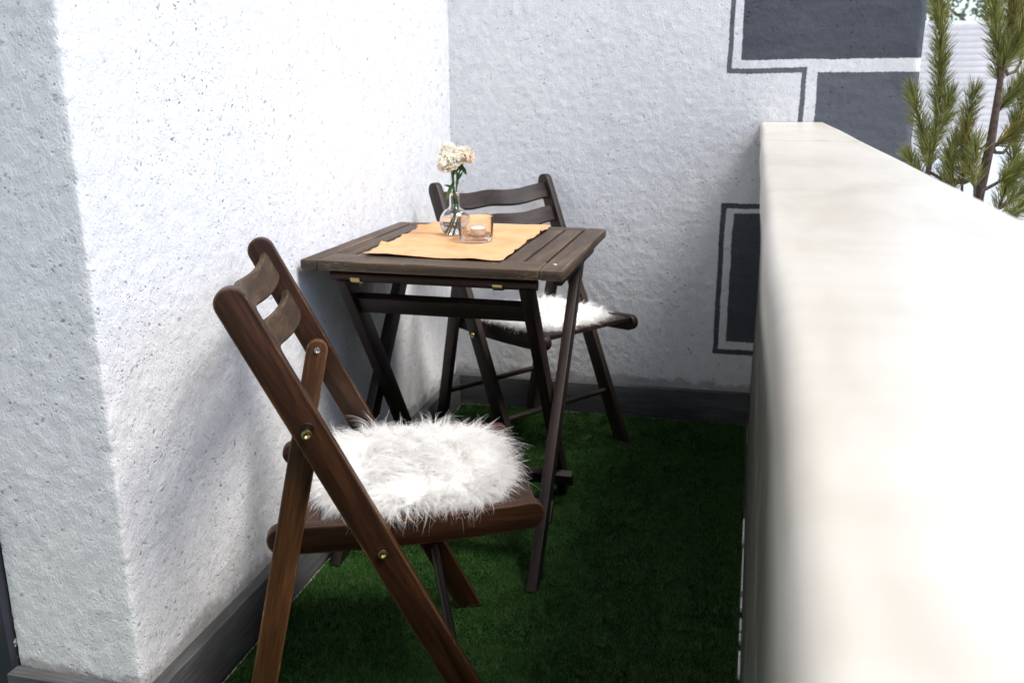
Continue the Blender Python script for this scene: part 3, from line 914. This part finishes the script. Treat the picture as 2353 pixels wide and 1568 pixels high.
cush1 = make_cushion(chair1, -0.120, -0.004, 0.142, 'shaggy white faux fur cushion on the chair with worn back slats', 38000, 3, 0.00032, 0.0, 1.15)
cush2 = make_cushion(chair2, -0.115, -0.01, 0.152, 'shaggy white faux fur cushion on the chair in the wall corner', 15000, 5, 0.00042, 0.0, 0.72)

# ------------------------------------------------------------------ folding table
TW, TD, TH = 0.580, 0.585, 0.71
tb = empty('folding_table', (0.0103, -1.1394, 0), -0.0162)
tag(tb, 'weathered brown slatted wooden folding table against the white wall', 'table')
tt = 0.023
# side boards run the full depth, the rails sit between them, slats run front to back
def yboard(name, x0, x1, y0, y1, mat, bev=0.003, parts=tb, z0=TH - tt, z1=TH):
    me = box_mesh(name, 0, y1 - y0, 0, x1 - x0, 0, z1 - z0, bev, worn=True)
    o = link(name, me, mat, parts, Matrix.Translation((x1, y0, z0)) @ Matrix.Rotation(PI / 2, 4, 'Z'))
    o.data.materials.append(EDGE.get(mat.name, mat))
    return o
yboard('side_board', 0, 0.040, 0, TD, M['table'], 0.006)
yboard('side_board', TW - 0.050, TW, 0, TD, M['table'], 0.006)
box_at('end_rail', tb, 0.0405, TW - 0.0505, 0.0, 0.088, TH - tt, TH, M['table_edge'], 0.004)
box_at('end_rail', tb, 0.0405, TW - 0.0505, TD - 0.040, TD, TH - tt, TH, M['table'], 0.004)
nsl = 10; xa, xb = 0.0475, TW - 0.0575; gp = 0.0075
wsl = (xb - xa - gp * (nsl - 1)) / nsl
for k in range(nsl):
    x0 = xa + k * (wsl + gp)
    yboard('slat', x0, x0 + wsl, 0.089, TD - 0.041, M['table'], 0.0018, z0=TH - tt + 0.007, z1=TH - 0.0012)
for x in (TW - 0.030,):
    me = lathe_mesh('screw_plug', [(0, 0.0006), (0.0015, 0.0004), (0.0022, 0.0012), (0.0042, 0.0010), (0.0048, 0.0), (0.0, -0.004)], 16, 0.5)
    link('screw_plug', me, M['zinc'], tb, Matrix.Translation((x, 0.066, TH)))
# under-top bearers
for x in (0.020, TW - 0.042):
    yboard('bearer', x, x + 0.020, 0.10, TD - 0.06, M['table_leg'], 0.002, z0=TH - tt - 0.030, z1=TH - tt - 0.0005)
# pivot rod with brass clips under the front rail
V, F = tube([Vector((x, 0, 0)) for x in np.linspace(0.060, TW - 0.060, 8)], [0.0115] * 8, 18)
link('pivot_rod', mesh_from('pivot_rod', V, F, True), M['chair'], tb, Matrix.Translation((0, 0.034, TH - tt - 0.0165)))
for x in (0.118, 0.437):
    V = []; F = []; n = 18; ro, ri, hw = 0.0146, 0.0125, 0.0105
    for i in range(n + 1):
        a = PI + PI * i / n
        for rr in (ri, ro):
            for s in (-1, 1):
                V.append((s * hw, rr * math.cos(a), rr * math.sin(a)))
    for i in range(n):
        b0, b1 = i * 4, (i + 1) * 4
        F += [(b0 + 2, b0 + 3, b1 + 3, b1 + 2), (b0, b1, b1 + 1, b0 + 1), (b0, b0 + 2, b1 + 2, b1), (b0 + 1, b1 + 1, b1 + 3, b0 + 3)]
    F += [(0, 1, 3, 2), (n * 4, n * 4 + 2, n * 4 + 3, n * 4 + 1)]
    link('clip', mesh_from('clip', V, F, True), M['brass'], tb, Matrix.Translation((x, 0.034, TH - tt - 0.0165)))
# crossed legs: the inner frame hangs on the rod and stands at the far end, the outer one the other way round
fin_top, fin_bot = Vector((0, 0.040, TH - tt - 0.0165)), Vector((0, TD - 0.094, 0))
fou_top, fou_bot = Vector((0, TD - 0.075, TH - tt - 0.020)), Vector((0, -0.012, 0))
for x in (0.085, TW - 0.085):
    d = (fin_bot - fin_top).normalized()
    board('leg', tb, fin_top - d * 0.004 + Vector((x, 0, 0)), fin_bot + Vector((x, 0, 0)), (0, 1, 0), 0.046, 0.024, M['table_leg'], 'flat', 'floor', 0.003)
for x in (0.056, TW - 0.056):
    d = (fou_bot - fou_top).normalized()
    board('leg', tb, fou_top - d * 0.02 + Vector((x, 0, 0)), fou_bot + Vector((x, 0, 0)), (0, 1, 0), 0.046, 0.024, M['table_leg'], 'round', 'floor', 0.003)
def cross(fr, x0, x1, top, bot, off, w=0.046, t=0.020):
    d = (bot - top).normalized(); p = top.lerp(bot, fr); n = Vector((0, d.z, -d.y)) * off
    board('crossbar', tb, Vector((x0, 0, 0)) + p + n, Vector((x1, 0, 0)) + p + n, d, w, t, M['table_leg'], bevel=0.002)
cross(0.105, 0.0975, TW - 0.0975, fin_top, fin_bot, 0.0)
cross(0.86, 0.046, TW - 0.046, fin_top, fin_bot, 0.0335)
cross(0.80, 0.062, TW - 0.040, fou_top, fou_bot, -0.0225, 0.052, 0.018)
cx0 = fin_top.lerp(fin_bot, 0.5)

# ------------------------------------------------------------------ runner, vase, flowers, tea light
def tab_pt(a, b, z=0.0):
    return tb.matrix_basis @ Vector((a, b, TH + z))
nxr, nyr = 70, 110
V = []; F = []
A0, A1, B0, B1 = 0.113, 0.432, 0.062, 0.583
for j in range(nyr + 1):
    for i in range(nxr + 1):
        s, t = i / nxr, j / nyr
        a = A0 + (A1 - A0) * s + 0.006 * math.sin(3.0 * t * PI) * (s - .3) * 0.6 + (0.004 - 0.012 * t) * (1 - s)
        b = B0 + (B1 - B0) * t + 0.010 * (1 - s) * (1 - t) - 0.006 * s * t
        n = float(vnoise(np.array([s * 5 + t * 1.5]), np.array([t * 11.0]), 4)[0])
        n2 = float(vnoise(np.array([s * 12.0]), np.array([t * 22 + s * 3]), 9)[0])
        # creases from folding run across the runner
        z = 0.0022 + 0.0042 * n * n + 0.0012 * n2
        for cpos, ch, cw in ((0.235, 0.009, 0.026), (0.50, 0.0065, 0.018), (0.745, 0.007, 0.016)):
            z += ch * math.exp(-((t - cpos - 0.03 * (s - .5) - 0.012 * math.sin(5 * s)) / cw) ** 2) * (0.55 + 0.75 * n)
        ed = min(s, 1 - s) * 12
        z += 0.0011 * math.sin(t * 40 + 9 * n) * math.exp(-ed * 2.0)
        if b > TD: z -= 0.0
        V.append((a, b, max(z, 0.0012)))
        
for j in range(nyr):
    for i in range(nxr):
        q = j * (nxr + 1) + i
        F.append((q, q + 1, q + nxr + 2, q + nxr + 1))
run = link('table_runner', mesh_from('table_runner', V, F, True), M['cloth'])
run.matrix_basis = tb.matrix_basis @ Matrix.Translation((0, 0, TH))
sd = run.modifiers.new('thick', 'SOLIDIFY'); sd.thickness = 0.0011; sd.offset = 0.0
tag(run, 'creased apricot orange cotton runner laid on the slatted table', 'table runner')

CLZ = 0.0052
vb = tab_pt(0.240, 0.350, CLZ)
vase = empty('vase', vb)
tag(vase, 'round bottomed clear glass flask vase half full of water', 'vase')
RB = 0.0375; cz = 0.0335; wl = 0.0016
def bulb(r, zc, z0, z1, n):
    out = []
    a0 = math.asin((z0 - zc) / r); a1 = math.asin((z1 - zc) / r)
    for i in range(n + 1):
        a = a0 + (a1 - a0) * i / n
        out.append((r * math.cos(a), zc + r * math.sin(a)))
    return out
neck_r, neck_top = 0.0125, 0.105
zs_o = cz + math.sqrt(RB ** 2 - (neck_r + 0.004) ** 2)
outer = [(0.0, 0.0)] + bulb(RB, cz, 0.0005, zs_o, 26) + [(neck_r + 0.0015, zs_o + 0.004), (neck_r, zs_o + 0.009), (neck_r, neck_top - 0.006), (neck_r + 0.001, neck_top - 0.003), (neck_r + 0.0038, neck_top - 0.0018), (neck_r + 0.0042, neck_top), (neck_r + 0.003, neck_top + 0.0016), (neck_r, neck_top + 0.001)]
ri = RB - wl
zs_i = cz + math.sqrt(ri ** 2 - (neck_r + 0.002) ** 2)
inner = [(neck_r - wl, neck_top - 0.003), (neck_r - wl, zs_i + 0.008), (neck_r, zs_i + 0.003)] + bulb(ri, cz, 0.0022, zs_i, 26)[::-1] + [(0.0, 0.0022)]
link('glass_flask', lathe_mesh('glass_flask', outer + inner, 48, 0.9), M['glass'], vase)
rw = ri - 0.0002; zw = cz + 0.014
wp = [(0.0, 0.0026)] + bulb(rw, cz, 0.0028, zw, 22) + [(0.0, zw)]
link('water', lathe_mesh('water', wp, 44, 0.6), M['water'], vase)

def petal(V, F, base, d, up, size, ruff, rg):
    """a fan-shaped ruffled petal growing from base along d, cupped towards up"""
    side = d.cross(up).normalized(); nu, nv = 5, 4
    o = len(V); ph = rg.uniform(0, 6.28); fr = rg.uniform(7, 11)
    for j in range(nv + 1):
        t = j / nv
        wdt = size * (0.16 + 0.78 * math.sin(min(1, t * 1.05) * PI * 0.55)) * 0.62
        for i in range(nu + 1):
            s = (i / nu - 0.5) * 2
            p = base + d * (size * t * (1 - 0.12 * s * s)) + side * (s * wdt) + up * (size * (0.28 * t * t - 0.10 * t + 0.16 * s * s * t) + ruff * size * math.sin(ph + fr * s) * t ** 3)
            V.append(p)
    for j in range(nv):
        for i in range(nu):
            q = o + j * (nu + 1) + i
            F.append((q, q + 1, q + nu + 2, q + nu + 1))

def carnation(name, label, head, axis, rad, way, mat, seed, leaves):
    rg = random.Random(seed)
    f = empty('carnation', (0, 0, 0)); f.location = vb
    tag(f, label, 'flower', 'carnations in the glass flask')
    head = Vector(head); axis = Vector(axis).normalized()
    V = []; F = []
    s1 = axis.cross(Vector((0.3, 0.2, 0.9))).normalized(); s2 = axis.cross(s1)
    for ring, (n, tilt, sz) in enumerate(((11, 1.55, 1.0), (11, 1.2, 1.0), (10, 0.9, 0.95), (9, 0.6, 0.92), (7, 0.3, 0.85))):
        for k in range(n):
            a = 2 * PI * (k + rg.uniform(-.3, .3)) / n + ring
            tl = tilt + rg.uniform(-.16, .16)
            rd = s1 * math.cos(a) + s2 * math.sin(a)
            d = (rd * math.sin(tl) + axis * math.cos(tl)).normalized()
            up = (axis * math.sin(tl) - rd * math.cos(tl)).normalized()
            petal(V, F, head + axis * 0.0015 * ring, d, up, rad * sz * rg.uniform(0.80, 1.15), rg.uniform(0.10, 0.24), rg)
    link('bloom', mesh_from('bloom', V, F, True), mat, f)
    V, F = lathe([(0.0022, -0.016), (0.0045, -0.011), (0.0052, -0.004), (0.0062, 0.002), (0.0, 0.002)], 12)
    q = axis.to_track_quat('Z', 'Y').to_matrix()
    link('calyx', mesh_from('calyx', [q @ Vector(v) + head for v in V], F, True), M['leaf'], f)
    # stem follows way points down into the water
    pts = [head - axis * 0.013] + [Vector(w) for w in way]
    path = []
    for i in range(len(pts) - 1):
        p0 = pts[max(0, i - 1)]; p1 = pts[i]; p2 = pts[i + 1]; p3 = pts[min(len(pts) - 1, i + 2)]
        for k in range(7):
            t = k / 7
            path.append(0.5 * ((2 * p1) + (p2 - p0) * t + (2 * p0 - 5 * p1 + 4 * p2 - p3) * t * t + (3 * p1 - p0 - 3 * p2 + p3) * t ** 3))
    path.append(pts[-1])
    V, F = tube(path, [0.0017] * len(path), 8)
    for fr in (0.33, 0.62):                      # swollen joints
        i = int(fr * len(path)); 
        v2, f2 = tube([path[i] + (path[i + 1] - path[i]).normalized() * dz for dz in (-.005, -.002, .002, .005)], [0.0017, 0.0027, 0.0027, 0.0017], 8)
        o = len(V); V += v2; F += [tuple(x + o for x in ff) for ff in f2]
    link('stem', mesh_from('stem', V, F, True), M['stem'], f)
    for (fr, dirv, ln, wd) in leaves:
        i = min(len(path) - 2, int(fr * len(path))); b = path[i]; d = Vector(dirv).normalized()
        sd_ = d.cross(Vector((0.2, -0.9, 0.3))).normalized(); up = sd_.cross(d)
        V = []; F = []
        for k in range(9):
            t = k / 8; w_ = wd * math.sin(PI * min(1, t * 0.93 + 0.07)) ** 0.8
            c0 = b + d * ln * t + up * (ln * 0.25 * t * t) + Vector((0, 0, -0.2 * ln * t * t))
            V += [c0 - sd_ * w_, c0 - up * w_ * 0.3, c0 + sd_ * w_]
        for k in range(8):
            F += [(k * 3, k * 3 + 1, k * 3 + 4, k * 3 + 3), (k * 3 + 1, k * 3 + 2, k * 3 + 5, k * 3 + 4)]
        link('leaf', mesh_from('leaf', V, F, True), M['leaf'], f)
    return f
carnation('carnation', 'large cream carnation with the lowest, fullest bloom facing out', (-0.006, -0.016, 0.170), (-0.12, -0.75, 0.62), 0.0275,
          [(-0.001, -0.004, 0.125), (0.001, 0.0, 0.095), (-0.004, 0.004, 0.045), (-0.020, 0.004, 0.011)], M['petal'], 1,
          [(0.22, (-0.35, -0.3, -0.9), 0.040, 0.0045), (0.33, (-0.85, -0.2, 0.45), 0.026, 0.003), (0.12, (0.5, -0.2, 0.4), 0.02, 0.004)])
carnation('carnation', 'cream carnation whose bloom stands highest above the flask', (-0.012, 0.010, 0.197), (-0.35, -0.35, 0.85), 0.0235,
          [(-0.003, 0.006, 0.14), (-0.003, 0.003, 0.098), (0.002, 0.0, 0.05), (-0.013, -0.003, 0.009)], M['petal'], 2,
          [(0.06, (-0.9, -0.2, -0.1), 0.024, 0.006), (0.07, (-0.85, 0.1, 0.5), 0.020, 0.004), (0.01, (0.3, 0, 1.0), 0.030, 0.002), (0.10, (-0.95, -0.3, -0.55), 0.030, 0.0016)])
carnation('carnation', 'cream carnation with browning peach outer petals', (0.024, 0.008, 0.188), (0.55, -0.25, 0.8), 0.0235,
          [(0.010, 0.004, 0.14), (0.004, 0.002, 0.10), (0.008, 0.004, 0.055), (-0.007, 0.010, 0.010)], M['petal_peach'], 3,
          [(0.10, (0.5, -0.3, -0.5), 0.030, 0.005), (0.2, (0.35, -0.1, 0.8), 0.035, 0.003), (0.28, (0.4, 0.1, 0.8), 0.03, 0.0025)])
carnation('carnation', 'small half hidden cream carnation between the larger blooms', (0.012, -0.010, 0.182), (0.35, -0.6, 0.7), 0.0155,
          [(0.008, -0.002, 0.14), (0.005, -0.003, 0.10), (0.0, -0.006, 0.05), (-0.016, 0.0, 0.014)], M['petal'], 4,
          [(0.15, (0.5, -0.4, 0.7), 0.032, 0.003), (0.3, (0.25, -0.3, 0.9), 0.034, 0.003), (0.05, (-0.2, -0.5, -0.6), 0.02, 0.006)])

gb = tab_pt(0.312, 0.290, CLZ + 0.001)
gl = empty('candle_glass', gb)
tag(gl, 'short wide clear glass tumbler holding the tea light', 'candle holder')
ro, hg = 0.0405, 0.057
prof = [(0, 0), (0.034, 0.0), (ro - 0.0025, 0.0012), (ro - 0.0008, 0.004), (ro, 0.012), (ro + 0.0012, hg - 0.001), (ro + 0.0005, hg + 0.0006), (ro - 0.0012, hg), (ro - 0.0020, 0.016), (ro - 0.004, 0.0115), (0.03, 0.0095), (0, 0.009)]
link('tumbler', lathe_mesh('tumbler', prof, 56, 0.6), M['glass'], gl)
tl = empty('tea_light', gb + Vector((0.004, 0.004, 0.0097)))
tag(tl, 'white tea light candle inside the glass tumbler', 'candle')
link('cup', lathe_mesh('cup', [(0, 0), (0.0185, 0), (0.019, 0.001), (0.019, 0.016), (0.0197, 0.0165), (0.0188, 0.017), (0.0183, 0.0155), (0.018, 0.003), (0, 0.003)], 40, 0.5), M['tin'], tl)
link('wax', lathe_mesh('wax', [(0, 0.0032), (0.0178, 0.0032), (0.0178, 0.0150), (0.016, 0.0156), (0.008, 0.0150), (0.0, 0.0150)], 40, 0.8), M['wax'], tl)
V, F = tube([Vector((0, 0, 0.0145)), Vector((0.0004, 0, 0.019)), Vector((0.0012, 0.0004, 0.0235))], [0.0009, 0.0008, 0.0006], 8)
link('wick', mesh_from('wick', V, F, True), M['wick'], tl)

# ------------------------------------------------------------------ pine behind the parapet
def zp(x, y):                    # pixel in an enlarged view of the upper right of the photograph
    return ((2300 + x * 0.5102) / 1.488, y * 0.5102 / 1.488)
def branch_pts(pts, depth):
    out = []
    for i, (x, y) in enumerate(pts):
        dy = depth if not isinstance(depth, (list, tuple)) else depth[i]
        px, py = zp(x, y)
        out.append(pix(px, py, 1, dy))
    return out
pine = empty('pine_tree', (0, 0, 0))
def needles(name, path, mat, n, ln, rg, tip=True, spread=0.66):
    V = []; F = []
    L = [0.0]
    for a, b in zip(path[:-1], path[1:]): L.append(L[-1] + (b - a).length)
    for k in range(n):
        s = L[-1] * (1 - (1 - rg.random()) * 1.0)
        i = max(j for j in range(len(L) - 1) if L[j] <= s)
        t = (s - L[i]) / max(1e-6, L[i + 1] - L[i])
        p = path[i].lerp(path[i + 1], t); d = (path[i + 1] - path[i]).normalized()
        a1 = d.cross(Vector((0.3, 0.5, 0.8))).normalized(); a2 = d.cross(a1)
        an = rg.uniform(0, 2 * PI); rd = a1 * math.cos(an) + a2 * math.sin(an)
        fr = s / L[-1]
        sp = spread * rg.uniform(0.45, 1.45) * (1.0 - 0.5 * max(0, fr - 0.72) / 0.28)
        cl_ = rg.gauss(0, .10), rg.gauss(0, .10), rg.gauss(0, .10)
        lf = rg.uniform(0.7, 1.15)
        for pair in range(2):
            dd = (d * math.cos(sp) + rd * math.sin(sp) + Vector(cl_) + Vector((rg.gauss(0, .05), rg.gauss(0, .05), rg.gauss(0, .05)))).normalized()
            l_ = ln * lf * rg.uniform(0.92, 1.05); w_ = 0.00058
            sd = dd.cross(Vector((rg.gauss(0, 1), rg.gauss(0, 1), rg.gauss(0, 1)))).normalized() * w_
            bend = d * (l_ * rg.uniform(-0.02, 0.22)) + Vector((0, 0, -0.04 * l_))
            o = len(V); p0 = p + rd * 0.002
            m1 = p0 + dd * l_ * .35 + bend * .10; m2 = p0 + dd * l_ * .7 + bend * .45
            V += [p0 - sd, p0 + sd, m1 - sd, m1 + sd, m2 - sd, m2 + sd, p0 + dd * l_ + bend]
            F += [(o, o + 1, o + 3, o + 2), (o + 2, o + 3, o + 5, o + 4), (o + 4, o + 5, o + 6)]
    return mesh_from(name, V, F)
BR = [
    # pixel path from base to tip, depth (y) , base radius, needles, gold, needle-bearing from
    ([(1700, 1240), (1745, 960), (1790, 600), (1795, 250), (1780, -40), (1770, -160)], -0.22, 0.0055, 1050, False, 0.30),
    ([(1715, 1150), (1690, 940), (1640, 760), (1605, 610)], -0.25, 0.0042, 430, False, 0.12),
    ([(1700, 1180), (1740, 930), (1790, 830), (1835, 740), (1850, 640)], -0.29, 0.005, 560, False, 0.05),
    ([(1930, 1330), (1950, 1100), (1970, 940), (1965, 850)], -0.30, 0.0038, 420, True, 0.15),
    ([(1945, 900), (1975, 790), (1995, 700), (2015, 630)], -0.16, 0.0030, 260, False, 0.1),
    ([(2190, 560), (2180, 350), (2160, 150), (2140, -30), (2130, -120)], -0.30, 0.0045, 760, False, 0.0),
    ([(2205, 470), (2280, 330), (2352, 215), (2430, 60)], -0.33, 0.0055, 620, False, 0.0),
    ([(2120, 1000), (2230, 930), (2340, 860), (2440, 780)], -0.30, 0.0055, 480, True, 0.15),
    ([(2080, 1275), (2200, 1210), (2300, 1150), (2420, 1060)], -0.36, 0.0046, 420, False, 0.3),
    ([(2140, 1420), (2230, 1370), (2330, 1290), (2440, 1180)], -0.40, 0.0045, 330, False, 0.35),
    ([(1650, 1280), (1640, 1180), (1610, 1110), (1585, 1060)], -0.27, 0.003, 260, False, 0.0),
    ([(1790, 1300), (1830, 1150), (1880, 1010), (1900, 930)], -0.20, 0.0035, 380, False, 0.1),
    ([(2230, 330), (2260, 220), (2280, 90), (2285, -30)], -0.26, 0.004, 420, True, 0.0),
    ([(2240, 1400), (2250, 1250), (2270, 1120), (2290, 1000)], -0.25, 0.0035, 330, False, 0.2),
    ([(2170, 760), (2260, 640), (2330, 560), (2400, 470)], -0.24, 0.004, 420, False, 0.1),
    ([(2150, 1480), (2190, 1380), (2215, 1290), (2250, 1200)], -0.36, 0.003, 200, False, 0.1),
    ([(2200, 1500), (2290, 1420), (2360, 1380), (2440, 1340)], -0.42, 0.003, 220, False, 0.1),
    ([(2020, 1260), (2010, 1150), (2020, 1040), (2040, 960)], -0.34, 0.003, 260, False, 0.05),
    ([(1860, 1330), (1880, 1220), (1860, 1110), (1850, 1040)], -0.30, 0.003, 240, False, 0.05),
    ([(2330, 420), (2345, 280), (2350, 140), (2340, 20)], -0.20, 0.004, 330, False, 0.0),
    ([(2250, 980), (2300, 820), (2340, 700), (2360, 560)], -0.18, 0.004, 420, False, 0.1),
]
rg = random.Random(5)
tr_px = [(2045, 1330), (2085, 1150), (2130, 950), (2160, 760), (2195, 520), (2215, 440)]
trunk_top = branch_pts(tr_px, -0.31)
b0 = trunk_top[0]
trunk = [Vector((b0.x + 0.10, b0.y + 0.05, -1.0)), Vector((b0.x + 0.06, b0.y + 0.03, -0.3)), Vector((b0.x + 0.02, b0.y + 0.01, b0.z - 0.25))] + trunk_top
V, F = tube(trunk, [0.034, 0.027, 0.019, 0.0135, 0.0125, 0.011, 0.0095, 0.0075, 0.006], 10)
link('trunk', mesh_from('trunk', V, F, True), M['bark'], pine)
pine.location = (0, 0, 0)
def feed(p):                      # branch bases come out of the trunk below the parapet line
    tgt = min(trunk, key=lambda q: (q - p).length)
    return tgt
for (pp, dep, r0, nn, gold, frm) in BR:
    pth = branch_pts(pp, dep)
    base = feed(pth[0])
    dense = []
    for a, b in zip(pth[:-1], pth[1:]):
        for k in range(6): dense.append(a.lerp(b, k / 6))
    dense.append(pth[-1])
    for it in range(2):
        dense = [dense[0]] + [(dense[i - 1] + dense[i] * 2 + dense[i + 1]) / 4 for i in range(1, len(dense) - 1)] + [dense[-1]]
    low = []
    if (base - pth[0]).length > 0.02:
        mid = base.lerp(pth[0], 0.5) + Vector((0, 0, -0.04))
        low = [base, base.lerp(mid, .6), mid.lerp(pth[0], .5)]
    full = low + dense
    n = len(full)
    V, F = tube(full, [r0 * (1.15 - 0.8 * i / (n - 1)) for i in range(n)], 8)
    bo = link('branch', mesh_from('branch', V, F, True), M['bark'], pine)
    st = int(frm * (len(dense) - 1))
    ne = link('needles', needles('needles', dense[st:], None, int(nn * 0.85), 0.052, rg), M['needle_gold'] if gold else M['needle'], bo)
    ne['kind'] = 'stuff'
tag(pine, 'young pine with long green and golden needles growing outside the parapet', 'tree')

# ------------------------------------------------------------------ beyond: pale brick wall, white garden wall, far trees
bwall = empty('brick_wall', (2.6, 10.0, -1.0), 0.03)
tag(bwall, 'pale brick garden building wall with white mortar lines seen past the pine', 'wall')
link('mortar', box_mesh('mortar', 0, 7.0, 0.012, 0.25, 0, 2.90), M['mortar'], bwall)
cm = box_mesh('brick_course', 0.0, 7.0, 0.0, 0.011, 0.0, 0.058, 0.002); cm.materials.append(M['brick'])
for k in range(38):
    o = bpy.data.objects.new('brick_course', cm); COL.objects.link(o); o.parent = bwall
    o.location = (0, 0, 0.008 + k * 0.0755)
gw = link('garden_wall', box_mesh('garden_wall', 2.75, 8.0, 6.0, 6.18, -1.0, 0.55, 0.01), M['white_render'])
tag(gw, 'low white rendered garden wall glimpsed below the pine branches', 'wall')
def far_tree(x, y, h, seed, label):
    rg = random.Random(seed)
    t = empty('tree', (x, y, -1.0)); tag(t, label, 'tree', 'trees behind the brick wall')
    V, F = tube([Vector((0, 0, 0)), Vector((.05, 0, h * .3)), Vector((0, .05, h * .6)), Vector((.03, 0, h * .9))], [h * .022, h * .018, h * .011, h * .003], 9)
    for k in range(11):
        z = h * rg.uniform(.28, .8); a = rg.uniform(0, 6.28); ln = h * rg.uniform(.12, .28)
        d = Vector((math.cos(a), math.sin(a), rg.uniform(.4, .9)))
        v2, f2 = tube([Vector((0, 0, z)), Vector((0, 0, z)) + d * ln * .5, Vector((0, 0, z)) + d * ln], [h * .008, h * .005, h * .002], 6)
        o = len(V); V += v2; F += [tuple(q + o for q in f) for f in f2]
    link('trunk', mesh_from('trunk', V, F, True), M['bark'], t)
    V = []; F = []
    cl = [(rg.gauss(0, h * .13), rg.gauss(0, h * .13), h * rg.uniform(.4, .98)) for _ in range(26)]
    for k in range(3600):
        c = rg.choice(cl); p = Vector(c) + Vector((rg.gauss(0, h * .045), rg.gauss(0, h * .045), rg.gauss(0, h * .04)))
        d = Vector((rg.gauss(0, 1), rg.gauss(0, 1), rg.gauss(0, 1))).normalized(); s = d.cross(Vector((rg.gauss(0, 1), rg.gauss(0, 1), rg.gauss(0, 1)))).normalized()
        q = h * .012; o = len(V)
        V += [p - d * q, p + s * q * .6, p + d * q, p - s * q * .6]; F.append((o, o + 1, o + 2, o + 3))
    cr = link('crown', mesh_from('crown', V, F), M['far_leaf'], t); cr['kind'] = 'stuff'
far_tree(8.2, 27.0, 8.5, 3, 'leafy tree with broad open crown behind the brick wall')
far_tree(11.2, 30.0, 7.0, 8, 'smaller leafy tree standing apart behind the brick wall')
